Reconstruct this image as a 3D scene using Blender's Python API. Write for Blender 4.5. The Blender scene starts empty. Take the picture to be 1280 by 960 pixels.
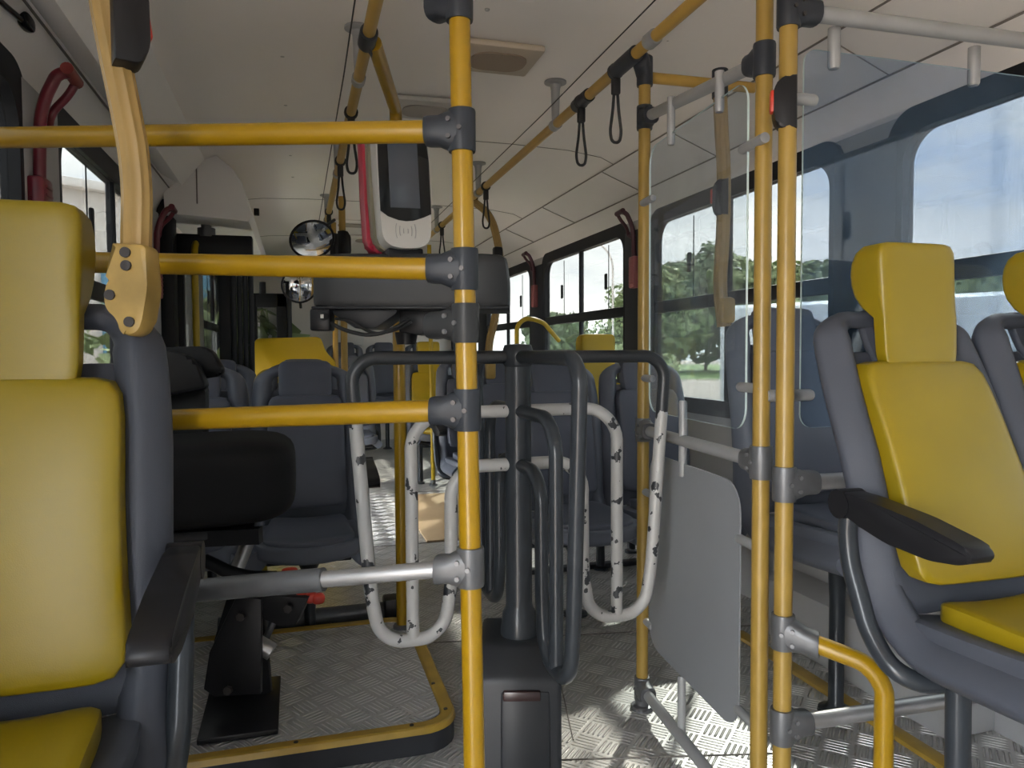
import bpy, bmesh, math, random
from mathutils import Vector, Matrix
random.seed(7)
V = Vector
PI = math.pi
sc = bpy.context.scene
COL = sc.collection

# ------------------------------------------------------------------ camera
F = 930.0
H = 1.08
YAW, PITCH, ROLL = math.radians(16.08), math.radians(2.46), math.radians(0.3)
cf = V((math.sin(YAW)*math.cos(PITCH), math.cos(YAW)*math.cos(PITCH), -math.sin(PITCH)))
cr0 = V((math.cos(YAW), -math.sin(YAW), 0))
cu0 = cr0.cross(cf)
cr = cr0*math.cos(ROLL) - cu0*math.sin(ROLL)
cu = cu0*math.cos(ROLL) + cr0*math.sin(ROLL)
CAM = V((0, 0, H))

def ray(px, py):
    return cf + cr*((px-640)/F) + cu*((480-py)/F)
def U(px, py, d):            # point seen at a pixel, at depth d along the view axis
    return CAM + ray(px, py)*d
def UX(px, py, x): r = ray(px, py); return CAM + r*(x/r.x)
def UY(px, py, y): r = ray(px, py); return CAM + r*(y/r.y)
def UZ(px, py, z): r = ray(px, py); return CAM + r*((z-H)/r.z)

cam = bpy.data.cameras.new('camera')
camo = bpy.data.objects.new('camera', cam)
COL.objects.link(camo)
cam.sensor_width = 36.0
cam.lens = 36.0*F/1280.0
cam.clip_start = 0.02
cam.clip_end = 400
camo.matrix_world = Matrix(((cr.x, cu.x, -cf.x, 0), (cr.y, cu.y, -cf.y, 0), (cr.z, cu.z, -cf.z, H), (0, 0, 0, 1)))
sc.camera = camo

# ------------------------------------------------------------------ materials
def nt(m):
    m.use_nodes = True
    t = m.node_tree
    b = t.nodes.get('Principled BSDF')
    return t, b

def mat(name, col, rough=0.5, metal=0.0, var=0.0, vscale=8.0, bump=0.0, bscale=300.0, coat=0.0, spec=0.5):
    m = bpy.data.materials.new(name)
    t, b = nt(m)
    N, L = t.nodes, t.links
    b.inputs['Base Color'].default_value = (*col, 1)
    b.inputs['Roughness'].default_value = rough
    b.inputs['Metallic'].default_value = metal
    b.inputs['Specular IOR Level'].default_value = spec
    if coat:
        b.inputs['Coat Weight'].default_value = coat
        b.inputs['Coat Roughness'].default_value = 0.15
    tc = N.new('ShaderNodeTexCoord')
    if var:
        n = N.new('ShaderNodeTexNoise'); n.inputs['Scale'].default_value = vscale; n.inputs['Detail'].default_value = 5
        L.new(tc.outputs['Object'], n.inputs['Vector'])
        r = N.new('ShaderNodeMapRange')
        r.inputs['From Min'].default_value = 0.25; r.inputs['From Max'].default_value = 0.75
        r.inputs['To Min'].default_value = 1-var; r.inputs['To Max'].default_value = 1+var*0.5
        L.new(n.outputs['Fac'], r.inputs['Value'])
        mx = N.new('ShaderNodeVectorMath'); mx.operation = 'SCALE'
        mx.inputs[0].default_value = col
        L.new(r.outputs[0], mx.inputs['Scale'])
        L.new(mx.outputs[0], b.inputs['Base Color'])
        r2 = N.new('ShaderNodeMapRange')
        r2.inputs['To Min'].default_value = max(0.02, rough-var*0.4); r2.inputs['To Max'].default_value = min(1, rough+var*0.4)
        L.new(n.outputs['Fac'], r2.inputs['Value'])
        L.new(r2.outputs[0], b.inputs['Roughness'])
    if bump:
        n2 = N.new('ShaderNodeTexNoise'); n2.inputs['Scale'].default_value = bscale; n2.inputs['Detail'].default_value = 3
        L.new(tc.outputs['Object'], n2.inputs['Vector'])
        bp = N.new('ShaderNodeBump'); bp.inputs['Strength'].default_value = bump; bp.inputs['Distance'].default_value = 0.002
        L.new(n2.outputs['Fac'], bp.inputs['Height'])
        L.new(bp.outputs[0], b.inputs['Normal'])
    return m

M = {}
M['vinyl'] = mat('yellow_vinyl', (0.2499, 0.1779, 0.0044), 0.36, var=0.10, vscale=6, bump=0.08, bscale=600)
M['paint'] = mat('yellow_pole_coating', (0.3168, 0.1836, 0.0043), 0.30, var=0.10, vscale=14, bump=0.03, bscale=60)
M['paint_brown'] = mat('brownish_yellow_coating', (0.3182, 0.2035, 0.0407), 0.36, var=0.16, vscale=14)
M['paint_faded'] = mat('faded_yellow_coating', (0.4250, 0.2635, 0.0510), 0.40, var=0.14, vscale=14)
M['pvc'] = mat('ribbed_tan_yellow_plastic', (0.3440, 0.2200, 0.0680), 0.45, var=0.12, vscale=12)
M['bracket_y'] = mat('worn_yellow_bracket', (0.3828, 0.2508, 0.0660), 0.42, var=0.4, vscale=16)
M['bright_y'] = mat('bright_yellow_panel', (0.4400, 0.3040, 0.0048), 0.4, var=0.08)
M['joint'] = mat('dark_grey_joint_plastic', (0.0285, 0.0329, 0.0412), 0.42, var=0.15, vscale=20, bump=0.05)
M['joint_l'] = mat('grey_cast_joint', (0.1200, 0.1237, 0.1312), 0.42, 0.4, var=0.2, vscale=25, bump=0.08)
M['shell'] = mat('charcoal_seat_shell', (0.0622, 0.0690, 0.0875), 0.48, var=0.12, vscale=5, bump=0.25, bscale=900)
M['shell_b'] = mat('blue_grey_seat_plastic', (0.1380, 0.1524, 0.1896), 0.38, var=0.12, vscale=5, bump=0.12, bscale=900)
M['pad_g'] = mat('slate_seat_pad', (0.1091, 0.1203, 0.1550), 0.38, var=0.10, vscale=5, bump=0.15, bscale=500)
M['black'] = mat('black_plastic', (0.012, 0.012, 0.014), 0.38, var=0.15, vscale=9)
M['blacksoft'] = mat('black_upholstery', (0.008, 0.008, 0.009), 0.75, bump=0.3, bscale=400)
M['graphite'] = mat('graphite_plastic', (0.0290, 0.0306, 0.0330), 0.40, var=0.1, vscale=10, bump=0.06)
M['graphite_d'] = mat('graphite_powder_coat', (0.0245, 0.0266, 0.0308), 0.38, var=0.12, vscale=10, bump=0.05)
M['tubeblack'] = mat('black_tube_coat', (0.0273, 0.0323, 0.0390), 0.32, var=0.2, vscale=20, coat=0.2)
M['alu'] = mat('brushed_aluminium', (0.4680, 0.4680, 0.4770), 0.34, 0.75, var=0.15, vscale=15)
M['greytube'] = mat('grey_enamel_tube', (0.3024, 0.3096, 0.3168), 0.40, 0.1, var=0.12, vscale=15)
M['sheet'] = mat('grey_enamel_sheet', (0.2592, 0.2736, 0.2952), 0.42, 0.15, var=0.07, vscale=3)
M['ceil'] = mat('off_white_ceiling_laminate', (0.90, 0.865, 0.825), 0.50, var=0.03, vscale=2)
M['cove'] = mat('pale_grey_cove_panel', (0.84, 0.82, 0.80), 0.42, var=0.04, vscale=3)
M['wallp'] = mat('light_grey_wall_laminate', (0.4160, 0.4160, 0.4200), 0.5, var=0.06, vscale=4)
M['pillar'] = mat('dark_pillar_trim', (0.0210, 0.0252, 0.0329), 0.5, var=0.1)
M['rubber'] = mat('black_window_rubber', (0.0119, 0.0140, 0.0182), 0.48, var=0.12)
M['seam'] = mat('dark_seam', (0.20, 0.185, 0.17), 0.7)
M['red'] = mat('dark_red_plastic', (0.1470, 0.0084, 0.0210), 0.30, var=0.15, vscale=14)
M['pink'] = mat('faded_red_plastic', (0.3570, 0.1190, 0.1275), 0.45, var=0.12, vscale=14)
M['redb'] = mat('bright_red_plastic', (0.60, 0.05, 0.03), 0.38, var=0.2, vscale=30)
M['crimson'] = mat('crimson_casing', (0.3570, 0.0213, 0.0467), 0.33)
M['olive'] = mat('grey_olive_casing', (0.17, 0.16, 0.11), 0.45)
M['gloss_black'] = mat('gloss_black_bezel', (0.006, 0.007, 0.008), 0.14, spec=0.25)
M['hazed_red'] = mat('hazed_red_plastic', (0.075, 0.022, 0.034), 0.45, var=0.1)  # red dulled in the base colour to stand for haze over the right levers
M['lcd'] = mat('blank_grey_screen', (0.0525, 0.0630, 0.0805), 0.16)
M['cream'] = mat('light_grey_casing', (0.4675, 0.4590, 0.4335), 0.35, var=0.04)
M['icon'] = mat('grey_print', (0.30, 0.30, 0.29), 0.5)
M['steel'] = mat('zinc_bolt', (0.20, 0.20, 0.21), 0.45, 0.5)
M['darkbolt'] = mat('dark_bolt', (0.05, 0.045, 0.045), 0.4, 0.5)
M['mirror'] = mat('mirror_glass', (0.85, 0.86, 0.88), 0.03, 1.0)
M['strapm'] = mat('black_strap', (0.012, 0.013, 0.015), 0.5)
M['vent'] = mat('beige_vent_plate', (0.4950, 0.4230, 0.3330), 0.5)
M['ventg'] = mat('brown_vent_mesh', (0.30, 0.235, 0.175), 0.7)
M['grey_vent'] = mat('grey_vent_mesh', (0.36, 0.33, 0.30), 0.7)
M['tan'] = mat('tan_hatch_board', (0.4960, 0.3520, 0.2000), 0.6, var=0.08)
M['edge_y'] = mat('worn_yellow_edge_strip', (0.4400, 0.2800, 0.0440), 0.42, var=0.3, vscale=12)
M['skirt'] = mat('charcoal_skirt', (0.0350, 0.0371, 0.0434), 0.45, var=0.2, vscale=12)
M['doorblk'] = mat('door_black', (0.010, 0.011, 0.013), 0.45, var=0.1)
M['doorgrey'] = mat('door_rubber_grey', (0.0320, 0.0344, 0.0400), 0.5)
M['tincap'] = mat('white_paint', (0.62, 0.61, 0.59), 0.5)
M['busw'] = mat('white_vehicle_paint', (0.72, 0.74, 0.77), 0.3, var=0.04)
M['buswin'] = mat('vehicle_window', (0.16, 0.19, 0.21), 0.08)
M['bluepaint'] = mat('sky_blue_paint', (0.12, 0.30, 0.46), 0.5, var=0.08)
M['bldg'] = mat('pale_render_wall', (0.66, 0.63, 0.60), 0.8, var=0.06)
M['bldgwin'] = mat('dull_facade_window', (0.25, 0.29, 0.33), 0.3)
M['bark'] = mat('bark', (0.1000, 0.0750, 0.0500), 0.9, var=0.3)
M['grass'] = mat('roadside_grass', (0.17, 0.26, 0.06), 0.9, var=0.4, vscale=1.2)
M['navy'] = mat('navy_hood', (0.014, 0.06, 0.11), 0.45)

for k_ in ('joint', 'shell', 'shell_b', 'pad_g', 'black', 'graphite', 'graphite_d', 'tubeblack', 'skirt', 'blacksoft', 'doorblk', 'doorgrey', 'rubber', 'pillar'):
    M[k_].node_tree.nodes['Principled BSDF'].inputs['Specular IOR Level'].default_value = 0.24
M['grip_red'] = mat('worn_red_grip', (0.26, 0.045, 0.040), 0.4, var=0.2, vscale=20)
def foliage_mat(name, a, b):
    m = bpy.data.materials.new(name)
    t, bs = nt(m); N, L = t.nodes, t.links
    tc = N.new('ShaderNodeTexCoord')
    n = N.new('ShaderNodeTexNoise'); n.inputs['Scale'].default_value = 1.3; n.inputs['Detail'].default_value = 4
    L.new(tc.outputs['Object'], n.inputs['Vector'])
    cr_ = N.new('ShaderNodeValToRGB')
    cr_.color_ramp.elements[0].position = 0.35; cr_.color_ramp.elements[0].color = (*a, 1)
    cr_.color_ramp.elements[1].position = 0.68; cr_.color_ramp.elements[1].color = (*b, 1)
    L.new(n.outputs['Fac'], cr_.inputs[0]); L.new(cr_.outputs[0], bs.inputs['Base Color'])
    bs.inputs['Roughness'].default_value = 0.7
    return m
M['leaf1'] = foliage_mat('leaf_green_hazed', (0.20, 0.27, 0.12), (0.40, 0.47, 0.24))  # leaf colours paled to paint in the haze over the trees
M['leaf2'] = foliage_mat('leaf_dark_green_hazed', (0.15, 0.21, 0.12), (0.30, 0.36, 0.21))

# chipped tubes of the turnstile: white paint below a worn line, black coat above, chips of black in the white
def chipped(name, zline, chips, all_black=False):
    m = bpy.data.materials.new(name)
    t, bs = nt(m); N, L = t.nodes, t.links
    g = N.new('ShaderNodeNewGeometry')
    sp = N.new('ShaderNodeSeparateXYZ'); L.new(g.outputs['Position'], sp.inputs[0])
    n = N.new('ShaderNodeTexNoise'); n.inputs['Scale'].default_value = 42; n.inputs['Detail'].default_value = 4
    L.new(g.outputs['Position'], n.inputs['Vector'])
    ad = N.new('ShaderNodeMath'); ad.operation = 'MULTIPLY_ADD'
    L.new(n.outputs['Fac'], ad.inputs[0]); ad.inputs[1].default_value = 0.10; ad.inputs[2].default_value = -0.05
    s = N.new('ShaderNodeMath'); s.operation = 'ADD'; L.new(sp.outputs['Z'], s.inputs[0]); L.new(ad.outputs[0], s.inputs[1])
    gt = N.new('ShaderNodeMath'); gt.operation = 'GREATER_THAN'; L.new(s.outputs[0], gt.inputs[0]); gt.inputs[1].default_value = zline
    n2 = N.new('ShaderNodeTexNoise'); n2.inputs['Scale'].default_value = 26; n2.inputs['Detail'].default_value = 6
    L.new(g.outputs['Position'], n2.inputs['Vector'])
    g2 = N.new('ShaderNodeMath'); g2.operation = 'GREATER_THAN'; L.new(n2.outputs['Fac'], g2.inputs[0]); g2.inputs[1].default_value = chips
    mx = N.new('ShaderNodeMath'); mx.operation = 'MAXIMUM'; L.new(gt.outputs[0], mx.inputs[0]); L.new(g2.outputs[0], mx.inputs[1])
    c = N.new('ShaderNodeMix'); c.data_type = 'RGBA'
    c.inputs['A'].default_value = (0.36, 0.36, 0.355, 1); c.inputs['B'].default_value = (0.018, 0.021, 0.025, 1)
    L.new(mx.outputs[0], c.inputs['Factor']); L.new(c.outputs['Result'], bs.inputs['Base Color'])
    bs.inputs['Roughness'].default_value = 0.38
    return m
M['chip_outer'] = chipped('black_over_chipped_white_coat', 0.925, 0.615)
M['chip_mid'] = chipped('chipped_white_coat', 9.0, 0.59)

# aluminium tread plate: groups of five raised bars, neighbours turned a quarter
def tread(name, col, rot, cell=0.076, dirt=0.35):
    m = bpy.data.materials.new(name)
    t, bs = nt(m); N, L = t.nodes, t.links
    def math_(op, a, b=None, c=None):
        n = N.new('ShaderNodeMath'); n.operation = op
        for i, v in enumerate((a, b, c)):
            if v is None: continue
            if isinstance(v, (int, float)): n.inputs[i].default_value = v
            else: L.new(v, n.inputs[i])
        return n.outputs[0]
    g = N.new('ShaderNodeNewGeometry')
    mp = N.new('ShaderNodeMapping'); mp.inputs['Rotation'].default_value = (0, 0, rot)
    mp.inputs['Scale'].default_value = (1/cell, 1/cell, 1)
    L.new(g.outputs['Position'], mp.inputs['Vector'])
    sp = N.new('ShaderNodeSeparateXYZ'); L.new(mp.outputs[0], sp.inputs[0])
    x, y = sp.outputs[0], sp.outputs[1]
    fx, fy = math_('FLOOR', x), math_('FLOOR', y)
    par = math_('MODULO', math_('ABSOLUTE', math_('ADD', fx, fy)), 2.0)
    u = math_('SUBTRACT', math_('SUBTRACT', x, fx), 0.5)
    v = math_('SUBTRACT', math_('SUBTRACT', y, fy), 0.5)
    inv = math_('SUBTRACT', 1.0, par)
    a = math_('ADD', math_('MULTIPLY', u, inv), math_('MULTIPLY', v, par))
    b = math_('ADD', math_('MULTIPLY', v, inv), math_('MULTIPLY', u, par))
    bar = math_('COSINE', math_('MULTIPLY', a, 2*PI*5/0.98))
    bar = math_('MULTIPLY', bar, -1.0)   # minimum -> keeps five crests inside the cell
    bar = math_('SMOOTH_MAX', math_('MULTIPLY', bar, -1.0), 0.0, 0.2)
    ln = N.new('ShaderNodeMapRange'); ln.interpolation_type = 'SMOOTHSTEP'
    ln.inputs['From Min'].default_value = 0.46; ln.inputs['From Max'].default_value = 0.30
    L.new(math_('ABSOLUTE', b), ln.inputs['Value'])
    la = N.new('ShaderNodeMapRange'); la.interpolation_type = 'SMOOTHSTEP'
    la.inputs['From Min'].default_value = 0.50; la.inputs['From Max'].default_value = 0.44
    L.new(math_('ABSOLUTE', a), la.inputs['Value'])
    h = math_('MULTIPLY', math_('MULTIPLY', bar, ln.outputs[0]), la.outputs[0])
    bp = N.new('ShaderNodeBump'); bp.inputs['Strength'].default_value = 0.9; bp.inputs['Distance'].default_value = 0.009
    L.new(h, bp.inputs['Height']); L.new(bp.outputs[0], bs.inputs['Normal'])
    n = N.new('ShaderNodeTexNoise'); n.inputs['Scale'].default_value = 3.0; n.inputs['Detail'].default_value = 6
    L.new(g.outputs['Position'], n.inputs['Vector'])
    r = N.new('ShaderNodeMapRange'); r.inputs['From Min'].default_value = 0.3; r.inputs['From Max'].default_value = 0.7
    r.inputs['To Min'].default_value = 1-dirt; r.inputs['To Max'].default_value = 1.0
    L.new(n.outputs['Fac'], r.inputs['Value'])
    # light contrast of the bars put into the colour: crests brighter, ground darker
    bar_light = math_('MULTIPLY', r.outputs[0], math_('MULTIPLY_ADD', h, 0.42, 0.62))
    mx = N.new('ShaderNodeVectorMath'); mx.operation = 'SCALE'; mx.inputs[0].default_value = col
    L.new(bar_light, mx.inputs['Scale']); L.new(mx.outputs[0], bs.inputs['Base Color'])
    bs.inputs['Metallic'].default_value = 0.32
    bs.inputs['Roughness'].default_value = 0.30
    return m
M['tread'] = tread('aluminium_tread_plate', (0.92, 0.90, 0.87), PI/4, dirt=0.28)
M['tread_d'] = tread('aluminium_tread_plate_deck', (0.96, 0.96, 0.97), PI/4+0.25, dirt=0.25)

def glass(name, tint, haze, scale=0.0, gl=0.06, hcol=(0.80, 0.86, 0.95)):
    m = bpy.data.materials.new(name)
    t, bs = nt(m); N, L = t.nodes, t.links
    N.remove(bs)
    out = N['Material Output']
    tr = N.new('ShaderNodeBsdfTransparent'); tr.inputs[0].default_value = (*tint, 1)
    gs = N.new('ShaderNodeBsdfGlossy'); gs.inputs['Roughness'].default_value = 0.02
    m1 = N.new('ShaderNodeMixShader'); m1.inputs[0].default_value = gl
    L.new(tr.outputs[0], m1.inputs[1]); L.new(gs.outputs[0], m1.inputs[2])
    df = N.new('ShaderNodeBsdfDiffuse'); df.inputs[0].default_value = (*hcol, 1)
    tl = N.new('ShaderNodeBsdfTranslucent'); tl.inputs[0].default_value = (*hcol, 1)
    ds = N.new('ShaderNodeMixShader'); ds.inputs[0].default_value = 0.6
    L.new(df.outputs[0], ds.inputs[1]); L.new(tl.outputs[0], ds.inputs[2])
    m2 = N.new('ShaderNodeMixShader')
    L.new(m1.outputs[0], m2.inputs[1]); L.new(ds.outputs[0], m2.inputs[2])
    if scale:
        tc = N.new('ShaderNodeTexCoord')
        n = N.new('ShaderNodeTexNoise'); n.inputs['Scale'].default_value = scale; n.inputs['Detail'].default_value = 8
        n.inputs['Roughness'].default_value = 0.7
        L.new(tc.outputs['Object'], n.inputs['Vector'])
        r = N.new('ShaderNodeMapRange'); r.inputs['From Min'].default_value = 0.3; r.inputs['From Max'].default_value = 0.75
        r.inputs['To Min'].default_value = haze*0.5; r.inputs['To Max'].default_value = haze*1.6
        L.new(n.outputs['Fac'], r.inputs['Value'])
        L.new(r.outputs[0], m2.inputs[0])
    else:
        m2.inputs[0].default_value = haze
    L.new(m2.outputs[0], out.inputs[0])
    return m
M['pane'] = glass('window_pane', (0.215, 0.219, 0.216), 0.002)
M['pane_low'] = glass('streaky_lower_pane', (0.225, 0.237, 0.237), 0.007, 9.0, hcol=(0.8, 0.9, 0.9))
M['pane_door'] = glass('door_pane', (0.70, 0.71, 0.70), 0.003)
M['acrylic'] = glass('hazy_acrylic', (0.90, 0.93, 0.95), 0.050, 7.0)
M['acrylic2'] = glass('hazy_blueish_acrylic', (0.78, 0.82, 0.88), 0.075, 4.0, hcol=(0.45, 0.70, 1.0))
M['acr_edge'] = mat('acrylic_edge', (0.60, 0.74, 0.74), 0.25)

def cobble(name, col):
    m = bpy.data.materials.new(name)
    t, bs = nt(m); N, L = t.nodes, t.links
    g = N.new('ShaderNodeNewGeometry')
    v = N.new('ShaderNodeTexVoronoi'); v.inputs['Scale'].default_value = 2.4
    L.new(g.outputs['Position'], v.inputs['Vector'])
    cr_ = N.new('ShaderNodeValToRGB')
    cr_.color_ramp.elements[0].color = (col[0]*1.1, col[1]*1.1, col[2]*1.1, 1)
    cr_.color_ramp.elements[1].position = 0.8; cr_.color_ramp.elements[1].color = (col[0]*.7, col[1]*.68, col[2]*.65, 1)
    L.new(v.outputs['Distance'], cr_.inputs[0]); L.new(cr_.outputs[0], bs.inputs['Base Color'])
    bs.inputs['Roughness'].default_value = 0.9
    return m
M['cobble'] = cobble('tan_paving', (0.46, 0.39, 0.34))

# ------------------------------------------------------------------ mesh builder
def fillet(pts, rad, n=6):
    pts = [V(p) for p in pts]
    if len(pts) < 3 or (not isinstance(rad, dict) and rad <= 0): return pts
    out = [pts[0]]
    for i in range(1, len(pts)-1):
        p, a, b = pts[i], pts[i-1], pts[i+1]
        r = rad[i] if isinstance(rad, dict) else rad
        la, lb = (a-p).length, (b-p).length
        t = min(r, la*0.48, lb*0.48)
        if t < 1e-5: out.append(p); continue
        p0, p2 = p+(a-p).normalized()*t, p+(b-p).normalized()*t
        for k in range(n+1):
            s = k/n
            w = 0.5523*0.9
            c0, c1 = p0.lerp(p, w), p2.lerp(p, w)
            out.append(p0*(1-s)**3 + c0*3*s*(1-s)**2 + c1*3*s*s*(1-s) + p2*s**3)
    out.append(pts[-1])
    return out

OFF = {}
class MB:
    def __init__(self): self.bm = bmesh.new(); self.mi = 0
    def _add(self, geom_faces):
        for f in geom_faces: f.material_index = self.mi
    def box(self, c, s, bev=0.0, rot=None, seg=2):
        before = set(self.bm.faces)
        r = bmesh.ops.create_cube(self.bm, size=1.0)
        vs = r['verts']
        bmesh.ops.scale(self.bm, vec=V(s), verts=vs)
        if bev > 0:
            es = list({e for v in vs for e in v.link_edges})
            bmesh.ops.bevel(self.bm, geom=es, offset=min(bev, min(s)*0.49), segments=seg, profile=0.5, affect='EDGES')
        new = [f for f in self.bm.faces if f not in before]
        vs = list({v for f in new for v in f.verts})
        mtx = Matrix.Translation(V(c)) @ (rot.to_4x4() if rot else Matrix())
        bmesh.ops.transform(self.bm, matrix=mtx, verts=vs)
        self._add(new); return self
    def sweep(self, pts, sec, ref=None, cap=True, closed=False, scale=None):
        """sweep a section (list of (u,v)) along pts; ref fixes the u axis"""
        pts = [V(p) for p in pts]
        n = len(pts); rings = []
        prev = None
        for i, p in enumerate(pts):
            if closed: t = pts[(i+1) % n]-pts[i-1]
            else: t = pts[min(i+1, n-1)]-pts[max(i-1, 0)]
            t = t.normalized()
            if ref is not None:
                u = V(ref) - t*V(ref).dot(t)
                if u.length < 1e-4: u = prev or t.orthogonal()
            elif prev is None: u = t.orthogonal()
            else: u = prev - t*prev.dot(t)
            u.normalize(); prev = u.copy()
            w = t.cross(u)
            s = scale(i/(n-1)) if scale else 1.0
            rings.append([self.bm.verts.new(p+u*(a*s)+w*(b*s)) for a, b in sec])
        fs = []
        m = len(sec)
        for i in range(n if closed else n-1):
            A, B = rings[i], rings[(i+1) % n]
            for k in range(m):
                try: fs.append(self.bm.faces.new((A[k], A[(k+1) % m], B[(k+1) % m], B[k])))
                except ValueError: pass
        if cap and not closed:
            fs.append(self.bm.faces.new(rings[0][::-1])); fs.append(self.bm.faces.new(rings[-1]))
        self._add(fs); return self
    def tube(self, pts, r, seg=14, fil=0.0, cap=True, closed=False, ribs=0, n=6, scale=None):
        pts = fillet(pts, fil, n) if fil else [V(p) for p in pts]
        if ribs: seg = ribs*4
        sec = [((r*(1+(0.055*math.cos(ribs*2*PI*k/seg) if ribs else 0)))*math.cos(2*PI*k/seg),
                (r*(1+(0.055*math.cos(ribs*2*PI*k/seg) if ribs else 0)))*math.sin(2*PI*k/seg)) for k in range(seg)]
        return self.sweep(pts, sec, cap=cap, closed=closed, scale=scale)
    def cyl(self, a, b, r, seg=20, r2=None):
        a, b = V(a), V(b)
        r2 = r if r2 is None else r2
        sc_ = (lambda s: 1+(r2/r-1)*s)
        return self.tube([a, b], r, seg, scale=sc_)
    def lathe(self, prof, seg=24, mtx=None):
        mtx = mtx or Matrix()
        rings = []
        for r, z in prof:
            rings.append([self.bm.verts.new(mtx @ V((r*math.cos(2*PI*k/seg), r*math.sin(2*PI*k/seg), z))) for k in range(seg)])
        fs = []
        for A, B in zip(rings, rings[1:]):
            for k in range(seg):
                fs.append(self.bm.faces.new((A[k], A[(k+1) % seg], B[(k+1) % seg], B[k])))
        if prof[0][0] > 1e-6: fs.append(self.bm.faces.new(rings[0][::-1]))
        if prof[-1][0] > 1e-6: fs.append(self.bm.faces.new(rings[-1]))
        self._add(fs); return self
    def prism(self, poly, depth, mtx=None, side_mi=None, bev=0.0):
        """2D polygon in local xy, extruded +-depth/2 along local z"""
        mtx = mtx or Matrix()
        before = set(self.bm.faces)
        A = [self.bm.verts.new(V((x, y, -depth/2))) for x, y in poly]
        B = [self.bm.verts.new(V((x, y, depth/2))) for x, y in poly]
        f0 = self.bm.faces.new(A[::-1]); f1 = self.bm.faces.new(B)
        n = len(poly); sides = []
        for k in range(n):
            sides.append(self.bm.faces.new((A[k], A[(k+1) % n], B[(k+1) % n], B[k])))
        self._add([f0, f1]); self._add(sides)
        if side_mi is not None:
            for f in sides: f.material_index = side_mi
        if bev:
            es = list(f0.edges)+list(f1.edges)
            bmesh.ops.bevel(self.bm, geom=es, offset=bev, segments=2, profile=0.5, affect='EDGES')
        new = [f for f in self.bm.faces if f not in before]
        vs = list({v for f in new for v in f.verts})
        bmesh.ops.transform(self.bm, matrix=mtx, verts=vs)
        return self
    def ring(self, outer, inner, depth, mtx=None):
        """frame between two loops with the same point count"""
        mtx = mtx or Matrix(); n = len(outer)
        L4 = []
        for poly, z in ((outer, -depth/2), (outer, depth/2), (inner, depth/2), (inner, -depth/2)):
            L4.append([self.bm.verts.new(mtx @ V((x, y, z))) for x, y in poly])
        fs = []
        for i in range(4):
            A, B = L4[i], L4[(i+1) % 4]
            for k in range(n):
                fs.append(self.bm.faces.new((A[k], A[(k+1) % n], B[(k+1) % n], B[k])))
        self._add(fs); return self
    def sbox(self, c, s, e=0.3, deform=None, nu=36, nv=22):
        """rounded cushion (superellipsoid) with half sizes s, optional deform(V)->V in local space before moving to c"""
        p_ = 2.0/e
        def nrm_(a, b): r = (abs(a)**p_+abs(b)**p_)**(-1.0/p_); return a*r, b*r
        rows = []
        for j in range(nv+1):
            q = 4.0*j/nv-2.0                     # walk the half square: flat, side, flat
            a, b = (2+q, -1.0) if q < -1 else ((2-q, 1.0) if q > 1 else (1.0, q))
            rho, yy = nrm_(a, b)
            row = []
            for i in range(nu):
                w = 8.0*(i+0.5)/nu
                a, b = ((1.0, w-1) if w < 2 else (3-w, 1.0) if w < 4 else (-1.0, 5-w) if w < 6 else (w-7, -1.0))
                x, z = nrm_(a, b)
                row.append(V((s[0]*rho*x, s[1]*yy, s[2]*rho*z)))
            rows.append(row)
        rows[0] = [sum(rows[0], V((0, 0, 0)))/nu]; rows[-1] = [sum(rows[-1], V((0, 0, 0)))/nu]
        def mk(p):
            q = p+V(c)
            return self.bm.verts.new(deform(q) if deform else q)
        R = [[mk(p) for p in row] for row in rows]
        fs = []
        for j in range(nv):
            A, B = R[j], R[j+1]
            for i in range(nu):
                k = (i+1) % nu
                if len(A) == 1: fs.append(self.bm.faces.new((A[0], B[k], B[i])))
                elif len(B) == 1: fs.append(self.bm.faces.new((A[i], A[k], B[0])))
                else: fs.append(self.bm.faces.new((A[i], A[k], B[k], B[i])))
        self._add(fs); return self
    def xf(self, mtx):
        bmesh.ops.transform(self.bm, matrix=mtx, verts=list(self.bm.verts)); return self
    def build(self, name, m, parent=None, origin=None, world=True, angle=38):
        bm = self.bm
        bmesh.ops.recalc_face_normals(bm, faces=list(bm.faces))
        for f in bm.faces: f.smooth = True
        lim = math.radians(angle)
        for e in bm.edges:
            if len(e.link_faces) == 2 and e.calc_face_angle(0) > lim: e.smooth = False
        me = bpy.data.meshes.new(name)
        bm.to_mesh(me); bm.free()
        o = bpy.data.objects.new(name, me)
        for k in (m if isinstance(m, (list, tuple)) else [m]): me.materials.append(k)
        COL.objects.link(o)
        off = V((0, 0, 0))
        if parent is not None:
            o.parent = parent
            off = OFF.get(parent.name, V((0, 0, 0))) if world else off
        if origin is not None and parent is None:
            off = V(origin); o.location = off
        if off.length > 0: me.transform(Matrix.Translation(-off))
        OFF[o.name] = off
        return o

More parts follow.
